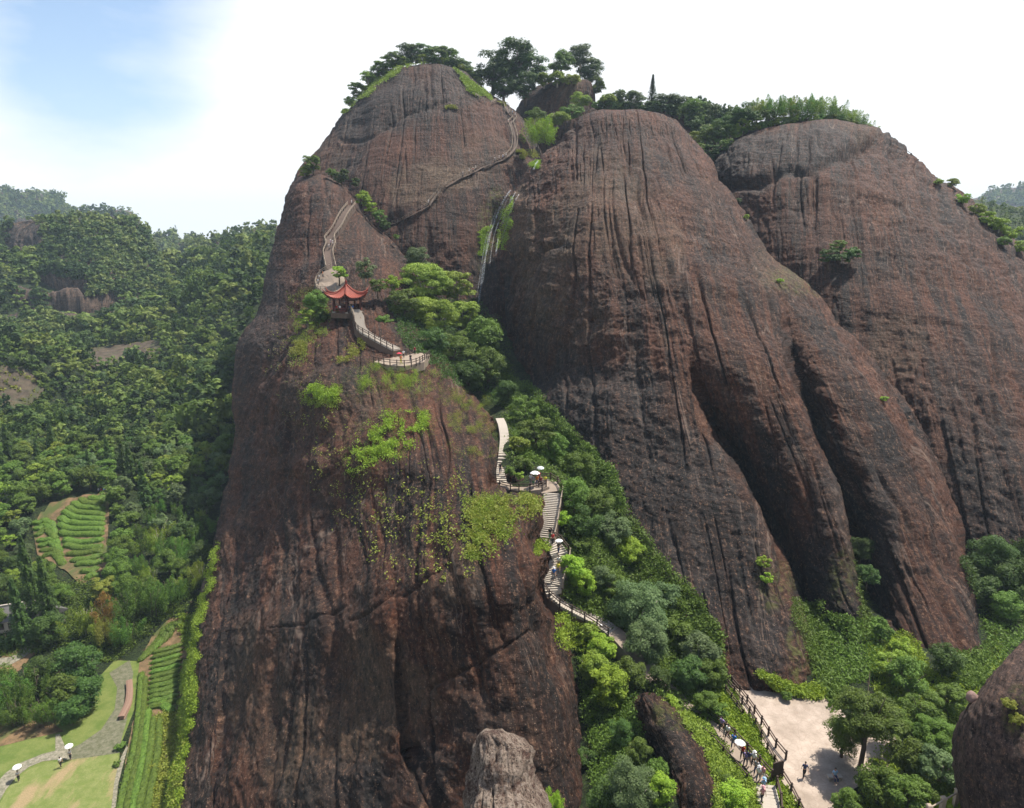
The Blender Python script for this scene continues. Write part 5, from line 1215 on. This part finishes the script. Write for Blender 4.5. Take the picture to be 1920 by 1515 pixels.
# round stone near the right boulder
M['pinkstone'] = plain('pinkish_stone', (.20, .13, .11), .3, 2, bump=.2)
def stone(px, py, r, label, Y=None, nm='boulder'):
    b = hit(px, py) if Y is None else unproj(px, py, Y); rm = r * float(slant(b)) / FPX; n, q = 14, 20; V = []
    for i in range(n + 1):
        for j in range(q):
            th = math.pi * i / n; ph = 2 * math.pi * j / q; d = np.array([math.sin(th) * math.cos(ph), math.sin(th) * math.sin(ph), .8 * math.cos(th)]); V.append(d * rm * (1 + .18 * float(fbm(d[0] * 1.3 + px, d[1] * 1.3, d[2] * 1.3, 3))))
    o = obj(nm, mesh_np(nm, np.array(V), grid_faces(n + 1, q, True), M['pinkstone']), None, label=label, category='boulder'); o.location = b + np.array([0, 0, rm * .4])
stone(1823, 1312, 12, 'small round pinkish stone left of the big dark boulder')
# ------------------------------------------------------------------ individual trees and shrubs (crown px x, y, radius)
T = tree
# summit
for a in [(668,165,13,'shrub','mid','low shrub at the left end of the summit crest',296),(690,147,15,'shrub','light','pale shrub on the left shoulder of the summit',297),(712,132,17,'round','mid','small tree on the left shoulder of the summit',298),(738,118,20,'feather','mid','spreading tree left of the summit top',300),(765,106,22,'round','dark','dark tree at the highest left point of the summit',304),(795,103,20,'feather','grey','greyish tree at the middle of the summit crest',304),(822,108,22,'feather','mid','tree right of the middle of the summit crest',304),(848,118,22,'round','mid','rounded tree on the right shoulder of the summit',304),(872,135,20,'feather','grey','greyish spreading tree sloping down right of the summit',304),(888,150,16,'shrub','light','pale shrub below the right shoulder of the summit',302),(655,190,10,'shrub','light','lowest tuft of shrubs on the summit left edge',294),
 (925,140,34,'round','dark','dark broad tree at the left of the summit grove',302),(965,120,40,'round','dark','tallest dark tree of the summit grove',305),(1000,135,30,'round','dark','dark tree joining the summit grove to the tower',304),(945,168,30,'round','dark','low dark tree at the foot of the summit grove',298),(985,168,28,'round','dark','dark bushy tree above the stairway end',298),
 (1052,125,26,'round','mid','rounded tree on top of the rock tower',305),(1088,112,24,'round','grey','tall airy greyish tree behind the rock tower',316),(1105,140,26,'round','dark','dark tree on the right side of the rock tower',318),(1115,168,22,'round','mid','mid green tree below right of the rock tower',312),(1020,152,18,'shrub','light','pale grassy shrub on the left shoulder of the rock tower',300),(1045,150,18,'shrub','light','pale grassy shrub on the middle of the rock tower',299),(1072,152,16,'shrub','yellow','yellowish shrub at the edge of the rock tower',299),(1090,192,20,'shrub','light','pale shrub under the rock tower',292),(1070,215,20,'shrub','mid','shrub in the notch right of the rock tower foot',280),(1045,225,20,'shrub','light','pale shrub above the bright bamboo',275),
 (1005,225,20,'round','mid','small rounded tree above the bright bamboo',262),(1015,258,30,'bamboo','bright','bright green bamboo clump in the cleft below the summit',245),(1000,245,20,'bamboo','light','smaller bamboo clump left of the bright one',250),
 (1140,192,18,'shrub','light','pale shrub right of the tower ridge',290),(1165,190,18,'round','grey','light greyish tree on the ridge behind the middle cliff',292),(1190,192,20,'round','grey','greyish glossy tree behind the top of the middle cliff',292),(1222,176,15,'conifer','dark','solitary pointed pine rising above the ridge',300),(1240,204,24,'round','dark','dark rounded tree right of the solitary pine',290),(1268,206,26,'round','dark','broad dark tree in the middle of the rear ridge',290),(1298,212,24,'round','mid','rounded tree at the right of the rear ridge',286),(1325,222,24,'round','dark','dark tree where the rear ridge meets the right cliff',284)]:
    T(*a[:6], Y=a[6], lod=1 if a[2] > 18 else 2, wide=1.22)
for k, x in enumerate(range(648, 905, 12)):
    y = float(np.interp(x, [648, 655, 706, 745, 782, 815, 852, 892, 925], [215, 203, 148, 124, 117, 117, 124, 152, 180]))
    T(x, y - 3, 10 + (k * 7) % 5, 'shrub', ['light', 'mid', 'dark'][k % 3], ords[k] + ' low shrub from the left among the trees along the summit crest', Y=300, lod=2, group='low shrubs along the summit crest')
for k, x in enumerate(range(1120, 1345, 13)):
    y = float(np.interp(x, [1120, 1200, 1290, 1345], [200, 203, 218, 238]))
    T(x, y, 13 + (k * 5) % 6, 'shrub', ['mid', 'dark', 'grey'][k % 3], ords[k] + ' low bush from the left in the thicket on the rear ridge', Y=290, lod=2, group='low bushes on the rear ridge')
# bamboo and trees along the right dome
crest = [(1340,240),(1360,228),(1378,216),(1396,206),(1414,200),(1432,200),(1450,196),(1468,196),(1486,196),(1504,196),(1522,194),(1540,196),(1558,204),(1576,208),(1594,214),(1610,222),(1624,232)]
for k, (x, y) in enumerate(crest):
    T(x, y + 9, 27 - max(0, k - 11) * 2.0, 'bamboo' if k > 3 else 'round', ('light' if k % 3 else 'bamboo') if k > 3 else 'dark', (ords[k - 4] + ' pale bamboo clump from the left along the right cliff crest') if k > 3 else ords[k] + ' dark tree from the left leading to the bamboo crest', Y=244 + (k % 3) * 3, lod=1, squash=.8)
for k, x in enumerate(range(1380, 1625, 12)):
    y = float(np.interp(x, [1380, 1440, 1500, 1570, 1625], [250, 232, 222, 222, 246]))
    T(x, y + 3, 13, 'shrub', ['light', 'bamboo', 'mid'][k % 3], ords[k] + ' low bush from the left under the bamboo on the right cliff crest', Y=243, lod=2, group='low growth under the bamboo crest')
for k, (x, y, c) in enumerate([(1300,262,'light'),(1322,258,'mid'),(1345,262,'bamboo'),(1368,250,'mid'),(1392,238,'light'),(1418,232,'bamboo'),(1442,224,'mid'),(1310,285,'mid'),(1335,288,'dark'),(1358,278,'mid'),(1465,222,'light'),(1490,216,'light')]):
    T(x, y, 17 if k < 10 else 12, 'round' if c in ('dark', 'mid') else 'feather', c, ords[k] + ' bush from the left in the thicket under the bamboo crest', Y=238 if k in (7, 8, 9) else 243, lod=2)
for a in [(1772,330,12,'round','dark','small dark bush on the skyline of the right cliff'),(1760,342,10,'shrub','light','pale tuft left of the skyline bush'),(1785,345,13,'shrub','light','pale tuft right of the skyline bush'),(1805,375,15,'shrub','bright','bright tuft high on the right cliff ledge'),(1832,395,16,'shrub','light','pale shrub on the right cliff ledge'),(1850,412,18,'shrub','bright','bright shrub in the middle of the right cliff ledge'),(1872,425,20,'shrub','light','pale shrub lower on the right cliff ledge'),(1893,440,20,'shrub','bright','bright shrub near the right edge on the cliff ledge'),(1880,455,16,'shrub','mid','mid green shrub under the ledge near the right edge'),(1912,465,16,'shrub','bright','bright shrub cut by the right edge of the photo'),
 (1552,485,22,'feather','dark','dark thin shrub hanging on the right cliff face'),(1590,482,22,'feather','dark','second dark thin shrub hanging on the right cliff face'),(1570,465,18,'feather','mid','topmost thin shrub hanging on the right cliff face'),(1385,378,8,'shrub','grey','tiny greyish tuft on the crest between the two right cliffs'),(1400,408,7,'shrub','bright','tiny bright tuft on the crest between the two right cliffs'),
 (1462,528,8,'shrub','bright','tiny bright tuft on the edge of the middle cliff'),(1658,748,8,'shrub','bright','tiny tuft halfway down the right lobe of the middle cliff')]:
    T(*a)
# fin crest and around the pavilion
for a in [(588,312,20,'round','mid','small tree at the very top of the front fin',228),(572,325,14,'shrub','light','pale shrub at the top left of the front fin',228),(640,334,17,'round','dark','dark bush in the saddle behind the front fin',226),(622,325,12,'shrub','mid','small bush at the top of the front fin',226),(668,345,11,'round','dark','small dark bush above the bright cleft bushes',224),
 (682,378,18,'round','bright','bright bush at the head of the cleft',214),(698,392,16,'feather','bright','second bright bush in the cleft',212),(712,410,15,'round','mid','mid green bush in the cleft',210),(722,425,13,'round','dark','dark bush at the lower end of the cleft bushes',208),(742,445,8,'shrub','mid','tiny shrub in the dark cleft',200),
 (636,514,20,'feather','bright','bright rounded bush left behind the pavilion roof',163),(684,512,24,'round','grey','glossy greyish green tree right behind the pavilion roof',160),(708,540,18,'round','mid','small tree right of the pavilion',155),(736,536,18,'round','bright','bright bush between the pavilion and the big pale trees',158),
 (595,575,30,'round','mid','dense bush left of the pavilion',153),(578,600,24,'feather','light','pale bush hanging below left of the pavilion',150),(605,600,18,'round','dark','dark bush under the pavilion floor on the left',150),
 (785,492,28,'round','grey','greyish glossy tree behind the big pale trees',182),(800,540,55,'feather','light','large pale spreading tree topmost beside the pavilion',172),(855,545,42,'feather','light','pale spreading tree at the upper right of the tree mass',178),(760,575,38,'feather','mid','mid green tree right of the pavilion stairs',155),(815,600,52,'feather','light','broad pale crowned tree in the middle of the tree mass',158),(870,600,42,'feather','light','pale tree on the right side of the tree mass',164),(905,640,46,'round','mid','rounded tree at the right edge of the tree mass',158),(850,665,48,'feather','mid','mid green feathery tree above the viewing platform',148),(810,650,36,'round','dark','dark tree shading the viewing platform',142),(915,690,40,'round','mid','leafy tree lowest at the right of the tree mass',150),(880,710,34,'round','dark','dark tree below right of the viewing platform',140),(722,610,20,'round','mid','small bush on the bank right of the pavilion stairs',148),(740,640,16,'shrub','mid','low shrub beside the stairs to the viewing platform',140),
 (957,884,13,'shrub','mid','low bush between the short steps and the landing',89),(975,892,11,'shrub','light','pale low bush in front of the landing group',88),(632,592,13,'round','dark','dark bush growing against the pavilion base',149),(950,738,26,'round','dark','dark tree between the cliff and the long slab path',135),(985,775,34,'feather','mid','feathery tree right above the long slab path',122),(1005,815,40,'feather','mid','feathery grey green tree right of the long slab path',114),(975,835,24,'shrub','light','pale shrub at the right edge of the long slab path',104),(1040,845,34,'round','mid','rounded tree above the landing',112),(985,872,20,'shrub','mid','bush behind the landing group',96),
 (901,898,26,'round','bright','bright yellow green small tree on the edge left of the short steps',88),(893,925,18,'round','bright','lower bright crown left of the short steps',84),(915,870,14,'shrub','bright','bright tuft left of the short steps',95)]:
    T(*a[:6], Y=a[6])
# gully trees
for a in [(1085,882,36,'round','mid','rounded tree high in the gully',112),(1130,905,34,'round','mid','glossy tree at the upper right edge of the gully',112),(1075,930,36,'round','mid','leafy tree right of the landing',98),(1120,950,38,'round','mid','leafy tree in the middle of the upper gully',98),(1165,955,34,'round','mid','leafy tree against the dark cliff base',104),(1095,985,36,'round','dark','dark leafy tree right of the straight flight',90),(1150,1000,38,'round','grey','greyish leafy tree in the gully',92),(1178,1035,32,'round','bright','bright broad leaved tree against the dark cliff base',92),(1055,975,20,'shrub','bright','bright shrub hugging the straight flight',84),(1085,1020,22,'shrub','mid','shrub above the bright bushes of the steep flight',82),
 (1072,1065,28,'round','bright','bright bush right of the steep flight',78),(1092,1095,28,'round','bright','bright bush right of the foot of the steep flight',76),(1128,1085,26,'round','grey','greyish bush between the steep flight and the dark cliff',82),(1150,1100,30,'feather','mid','feathery bush above the big greyish tree',80),
 (1195,1150,62,'round','grey','big greyish green tree in the middle of the gully',74),(1245,1130,42,'round','grey','greyish tree crown right behind the big gully tree',77),(1210,1205,50,'round','grey','lower crown beside the big greyish gully tree',70),(1310,1140,34,'round','bright','bright tree at the foot of the dark cliff',78),(1322,1180,30,'round','bright','second bright tree at the foot of the dark cliff',75),(1275,1190,44,'feather','mid','feathery tree right of the big gully tree',72),(1310,1225,44,'feather','grey','airy greyish tree with pale branches near the plaza end',69),(1330,1265,34,'round','mid','tree crown beside the upper plaza railing',66),(1285,1265,38,'round','dark','shaded tree in the lower gully',65),
 (1105,1185,24,'shrub','light','pale shrub under the curving flight',70),(1128,1215,34,'feather','bright','bright feathery tree left of the big gully tree',66),(1110,1250,34,'round','light','pale tree on the left edge of the gully',64),(1140,1285,42,'round','bright','bright rounded tree at the lower left of the gully',61),(1180,1265,34,'round','mid','tree under the big greyish tree',63),(1235,1275,26,'round','dark','dark tree in the shade above the rock rib',62),(1325,1320,28,'round','mid','leafy tree beside the upper crowded walkway',60),(1345,1335,20,'round','mid','small leafy tree overhanging the crowded walkway',58),(1255,1320,20,'shrub','bright','bright shrub on top of the rock rib',58.5),
 (1180,1480,54,'round','grey','dark glossy tree at the bottom edge left of the rock rib',49),(1130,1500,38,'round','dark','dark tree in the bottom corner beside the fin',49),(1195,1410,30,'round','mid','tree left of the dark gully cave',53),(1165,1375,28,'round','dark','shaded bush at the foot of the fin',55),(1235,1480,32,'round','bright','bright bush left of the rock rib foot',49),(1235,1440,22,'shrub','mid','low bush beside the dark gully cave',51),(1375,1500,38,'round','bright','bright dense bush at the bottom edge left of the broad stairs',46.5),(1345,1470,30,'round','mid','bush on the slope under the crowded walkway',48.5),(1310,1510,28,'round','mid','bush at the bottom edge right of the rock rib',46),(1100,1420,22,'shrub','dark','dark shrub in the crack beside the fin foot',56),
 (1040,1510,30,'bamboo','bright','bright feathery spray at the bottom edge right of the pale boulder',36)]:
    T(*a[:6], Y=a[6])
# plaza side
for a in [(1700,1270,44,'round','mid','tree behind the large plaza tree',68),(1668,1245,34,'feather','light','pale crown behind the large plaza tree',70),(1768,1240,36,'round','dark','dark rounded tree at the foot of the right lobe',72),(1725,1330,44,'feather','mid','feathery tree right of the plaza',60),(1775,1310,38,'feather','mid','feathery tree left of the small round stone',60),(1750,1385,48,'feather','mid','leafy tree between the plaza and the dark boulder',54),(1700,1420,46,'round','mid','round tree beside the sandy patch',51),(1760,1440,46,'feather','grey','airy tree with pale bare branches beside the dark boulder',48),(1640,1470,46,'round','mid','round tree at the bottom edge on the plaza',48.5),(1580,1505,34,'round','mid','bush at the bottom edge left on the plaza',47.5),(1700,1490,44,'feather','mid','leafy tree at the bottom edge in front of the boulder',46),(1765,1495,34,'shrub','mid','bush above the stone railing stub',43),
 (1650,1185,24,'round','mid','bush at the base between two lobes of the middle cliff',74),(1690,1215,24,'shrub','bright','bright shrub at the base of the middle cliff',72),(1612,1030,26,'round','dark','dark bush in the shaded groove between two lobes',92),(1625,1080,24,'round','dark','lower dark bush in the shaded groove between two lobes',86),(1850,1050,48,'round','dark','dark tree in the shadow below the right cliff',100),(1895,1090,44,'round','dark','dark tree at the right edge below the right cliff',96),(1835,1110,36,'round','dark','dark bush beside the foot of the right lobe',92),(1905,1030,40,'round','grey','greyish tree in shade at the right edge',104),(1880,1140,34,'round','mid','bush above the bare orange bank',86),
 (1500,1300,14,'shrub','bright','bright low bush on the plaza edge under the cliff',None),(1475,1305,12,'shrub','mid','round low bush on the plaza edge',None),(1430,1055,16,'feather','bright','thin bright bush clinging to the front lobe',None),(1438,1085,14,'feather','bright','lower thin bright bush clinging to the front lobe',None),(1892,1320,14,'shrub','yellow','yellowish tuft growing on the dark boulder',None),(1905,1350,16,'shrub','yellow','lower yellowish tuft on the dark boulder',None)]:
    T(*a[:6], Y=a[6])
for (bx, by, cy_, r_, kd, dz, lb) in [(1612, 1438, 0, 64, 'feather', .95, 'large airy tree standing on the plaza with its trunk bare'), (1578, 1420, 0, 42, 'round', .25, 'broad low tree on the plaza left of the bare trunk'), (1668, 1400, 0, 36, 'feather', .5, 'smaller airy tree on the plaza right of the bare trunk')]:
    t = T(0, 0, r_, kd, 'mid', lb, base=plane_pt(bx, by, PZ), lod=0)
    for ch in t.children:
        if ch.name.startswith('crown'): ch.location.z = dz
        else: ch.scale = (1, 1, 1 + dz * 1.15)
# meadow side
for a in [(70,1120,40,'conifer','dark','tall dark conifer standing in front of the tea terraces',112,1.35),(100,1135,38,'conifer','dark','second tall dark conifer in front of the tea terraces',110,1.2),(45,1160,36,'conifer','dark','dark conifer left of the tall ones',110,1.1),(95,1180,34,'round','dark','dark tree at the foot of the tall conifers',108,1)]:
    T(*a[:6], Y=a[6], squash=a[7])
for a in [(150,1250,46,'round','dark','big round dark tree at the edge of the lawn',98),(170,1300,36,'round','dark','dark tree overhanging the lawn',94),(120,1300,40,'round','mid','tree in the middle of the lawn grove',94),(60,1290,40,'bamboo','bamboo','bamboo clump in the lawn grove',95),(25,1300,38,'bamboo','bamboo','bamboo clump at the left edge of the lawn grove',95),(85,1260,36,'round','dark','dark tree behind the lawn grove',99),(40,1335,34,'bamboo','mid','low bamboo clump at the front of the lawn grove',91),(90,1335,34,'bamboo','mid','bamboo clump beside the path into the lawn grove',91),(135,1335,30,'round','dark','dark bush at the front of the lawn grove',90),(5,1280,34,'round','mid','leafy tree cut by the left edge beside the lawn',97),(-10,1340,30,'bamboo','bamboo','bamboo clump cut by the left edge of the photo',91),
 (200,1150,34,'bamboo','orange','orange yellow bamboo clump above the lower field',112),(205,1185,28,'bamboo','yellow','yellowish bamboo clump below the orange one',108),(165,1165,30,'bamboo','light','pale bamboo clump left of the orange one',112),(235,1185,30,'bamboo','bamboo','green bamboo clump at the head of the lawn',108),(245,1135,34,'bamboo','bamboo','green bamboo clump right of the orange one',116),(285,1125,34,'bamboo','mid','bamboo clump above the slanting hedges',118),(195,1105,26,'feather','yellow','yellow green tree at the foot of the terraces',118),(225,1075,30,'round','mid','tree right of the lowest terraces',124),(320,1110,30,'bamboo','bamboo','bamboo clump near the cliff above the lower field',122),
 (2,1165,26,'round','mid','tree at the left edge above the grey roof',120),(10,1205,20,'shrub','dark','dark shrub below the grey roofed house',106),(228,1400,11,'shrub','mid','small shrub at the corner of the dry lawn',83),(219,1432,8,'shrub','mid','tiny shrub on the edge of the dry lawn',80)]:
    T(*a[:6], Y=a[6])

# ------------------------------------------------------------------ ground cover on the rocks and slopes
C = cover
C('ground_cover', 'bright green grass and creepers patches on the front of the fin below the platform', [[(665,705),(700,684),(760,688),(810,690),(830,720),(780,735),(715,728),(680,740)],[(700,800),(740,770),(800,772),(805,800),(760,835),(735,860),(700,860),(650,895),(668,850)],[(572,752),(590,732),(632,722),(630,735),(600,752)]], 26000, .16, 'bright', .7, clump=.95, ragged=8, blade=True)
C('ground_cover', 'pale yellowish grass streaks on the fin around the pavilion', [[(550,640),(560,590),(580,560),(610,600),(600,630),(570,650),(550,668)],[(560,552),(600,530),(600,545),(570,560)],[(668,625),(684,630),(678,655),(645,680),(632,682),(655,655)],[(545,660),(575,640),(560,665)]], 7000, .17, 'yellow', .5, clump=.7, ragged=5, blade=True)
C('ground_cover', 'olive grass on the shoulder above the long slab path', [[(830,740),(870,725),(905,740),(930,790),(930,840),(905,860),(870,820),(835,800)],[(880,940),(935,925),(1015,935),(1000,960),(945,960),(900,1040),(875,1040),(880,990)]], 15000, .13, 'yellow', .35, clump=.95, ragged=8, blade=True)
C('ground_cover', 'green grass on the shoulder and ledge beside the stairs', [[(850,735),(890,735),(920,770),(900,780),(860,755)],[(890,945),(950,920),(1010,930),(1005,945),(950,955),(925,1000),(885,1030),(885,985)],[(1005,1015),(1020,1012),(1028,1030),(1010,1040)],[(1040,1145),(1075,1160),(1110,1180),(1090,1220),(1060,1200)]], 15000, .13, 'bright', .45, clump=1.0, ragged=9, blade=True)
C('ground_cover', 'bright green creepers covering the slope between the walkway and the plaza railing', [[(1338,1295),(1362,1290),(1405,1345),(1430,1400),(1462,1460),(1492,1515),(1510,1570),(1470,1570),(1450,1500),(1430,1455),(1395,1405),(1355,1365),(1325,1330)]], 40000, .12, 'bright', .5)
C('ground_cover', 'light green creepers on the slope below the crowded walkway', [[(1265,1330),(1325,1352),(1355,1400),(1398,1450),(1420,1500),(1425,1570),(1330,1570),(1345,1480),(1330,1420),(1300,1370)]], 24000, .12, 'light', .4)
C('ground_cover', 'dark undergrowth between the gully trees', [[(985,830),(1100,860),(1210,1000),(1350,1180),(1365,1290),(1330,1340),(1270,1320),(1200,1290),(1130,1170),(1050,1120),(1070,1020),(1050,940)]], 52000, .17, 'mid', .9)
C('ground_cover', 'shaded undergrowth at the foot of the fin', [[(1085,1190),(1200,1280),(1190,1330),(1230,1450),(1260,1570),(1130,1570),(1105,1400),(1090,1290)]], 24000, .13, 'mid', .6)
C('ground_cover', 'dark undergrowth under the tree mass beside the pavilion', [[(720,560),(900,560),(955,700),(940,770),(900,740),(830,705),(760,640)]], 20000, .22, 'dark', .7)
C('ground_cover', 'bright low plants along the foot of the middle cliff and round the plaza trees', [[(1420,1262),(1480,1288),(1540,1290),(1530,1310),(1490,1300),(1440,1290)],[(1620,1210),(1700,1180),(1740,1250),(1700,1330),(1650,1310)],[(1690,1240),(1820,1270),(1870,1200),(1885,1250),(1830,1320),(1800,1400),(1700,1360)],[(1650,1400),(1800,1380),(1800,1570),(1600,1570),(1620,1470)]], 44000, .13, 'bright', .5)
C('ground_cover', 'creepers hanging on the edges of the cliff lobes', [[(1600,1050),(1612,1060),(1640,1180),(1640,1225),(1618,1200)],[(1850,1160),(1880,1190),(1870,1250),(1845,1250)],[(1480,1120),(1495,1120),(1545,1250),(1525,1262)]], 9000, .13, 'mid', .25)
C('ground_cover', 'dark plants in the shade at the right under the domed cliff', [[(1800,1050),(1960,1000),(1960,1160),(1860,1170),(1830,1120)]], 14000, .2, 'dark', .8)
C('ground_cover', 'green ivy running up the left foot of the fin', [[(362,1150),(385,1110),(400,1030),(412,1010),(402,1080),(372,1180),(362,1330),(345,1440),(335,1515),(325,1560),(300,1560),(330,1400),(348,1250)]], 30000, .13, 'bright', .25)
C('ground_cover', 'yellow green scrub field between the hedges and the fin', [[(285,1345),(345,1330),(350,1400),(330,1515),(320,1600),(265,1600),(285,1450)]], 22000, .16, 'yellow', .5)
C('ground_cover', 'green scrub along the foot of the fin beside the lower field', [[(335,1150),(372,1150),(358,1250),(350,1340),(338,1335),(350,1210)]], 9000, .16, 'light', .4)
C('ground_cover', 'mixed olive creepers thinning out over the front of the fin', [[(640,700),(720,675),(830,690),(850,740),(760,760),(650,745)],[(660,800),(760,755),(820,770),(800,830),(700,880),(640,905)],[(830,730),(930,740),(950,860),(890,870),(830,830)],[(870,930),(1030,930),(960,1000),(890,1060),(865,1040)],[(560,745),(640,715),(640,745),(590,765)],[(540,560),(610,540),(620,620),(545,690)]], 22000, .13, 'light', .4, clump=.95, ragged=9, blade=True)
C('ground_cover', 'scattered dark tufts in the cracks of the fin', [[(480,640),(560,600),(700,860),(760,1100),(640,1000)],[(700,900),(860,860),(900,1060),(800,1100)]], 2500, .15, 'yellow', .2, clump=1.15, ragged=8)
C('ground_cover', 'leafy slope between the long slab path and the middle cliff', [[(940,700),(985,720),(1060,790),(1150,880),(1180,960),(1100,930),(1050,880),(985,860),(955,790)]], 30000, .2, 'mid', 1.0)
C('ground_cover', 'leafy strip where the gully meets the dark side of the middle cliff', [[(890,590),(935,590),(965,700),(1020,780),(1015,880),(955,880),(950,790),(930,700)],[(1505,1130),(1540,1130),(1560,1240),(1600,1330),(1560,1330),(1530,1270)],[(1790,1220),(1850,1225),(1860,1290),(1800,1290)]], 16000, .18, 'mid', .9)
C('ground_cover', 'dark undergrowth at the feet of the cliff lobes', [[(1540,1150),(1640,1160),(1660,1260),(1560,1290),(1540,1260)],[(1830,1120),(1960,1100),(1960,1260),(1850,1260)]], 12000, .18, 'mid', .8)
C('ground_cover', 'undergrowth between the bamboo and the lower tea field', [[(100,1090),(380,1080),(350,1150),(300,1170),(255,1210),(200,1240),(60,1225),(-60,1240),(-60,1100)]], 26000, .2, 'mid', 1.0)
C('ground_cover', 'dry scrub dotted over the scree slopes in the valley', SCREE, 2600, .55, 'yellow', .8, clump=.95, ragged=4)
C('ground_cover', 'scrubby green edge round the scree slopes', [[(-20,680),(70,680),(110,740),(70,790),(-20,790),(-20,772),(55,762),(82,735),(58,698),(-20,694)]], 2600, .6, 'mid', 1.5)
C('grass', 'short grassy fringe along the summit crest', [[(640,215),(655,195),(700,150),(760,118),(800,112),(760,130),(700,168),(660,205)],[(850,125),(905,165),(930,190),(890,175)]], 9000, .3, 'light', .6)
C('grass', 'grassy tufts on the summit face beside the stairway', [[(835,200),(860,198),(858,204),(838,205)],[(930,190),(948,192),(945,200)],[(968,280),(985,278),(985,284),(970,286)],[(975,290),(1000,285),(985,300)],[(985,280),(1010,290),(1000,300)]], 2500, .25, 'yellow', .3)
C('moss', 'green moss in the wet cleft beside the waterfall', [[(905,430),(925,420),(908,480),(895,480)],[(940,400),(962,360),(958,420),(945,470),(930,470)],[(990,310),(1012,300),(1008,318)]], 6000, .2, 'bright', .15)

# ------------------------------------------------------------------ air
hm = bpy.data.materials.new('hazy_air'); hm.use_nodes = True; ht = hm.node_tree; ht.nodes.clear()
ho = ht.nodes.new('ShaderNodeOutputMaterial'); pv = ht.nodes.new('ShaderNodeVolumePrincipled')
pv.inputs['Color'].default_value = (0.66, 0.84, 1.0, 1); pv.inputs['Density'].default_value = 0.00015; pv.inputs['Anisotropy'].default_value = 0.0
ht.links.new(pv.outputs[0], ho.inputs['Volume'])
_m = MB(); _m.box((0, 1600, (130 + TZ.min() - 2) / 2), (5300, 4100, 130 - TZ.min() + 2)); _m.build('haze', hm, None, kind='stuff')
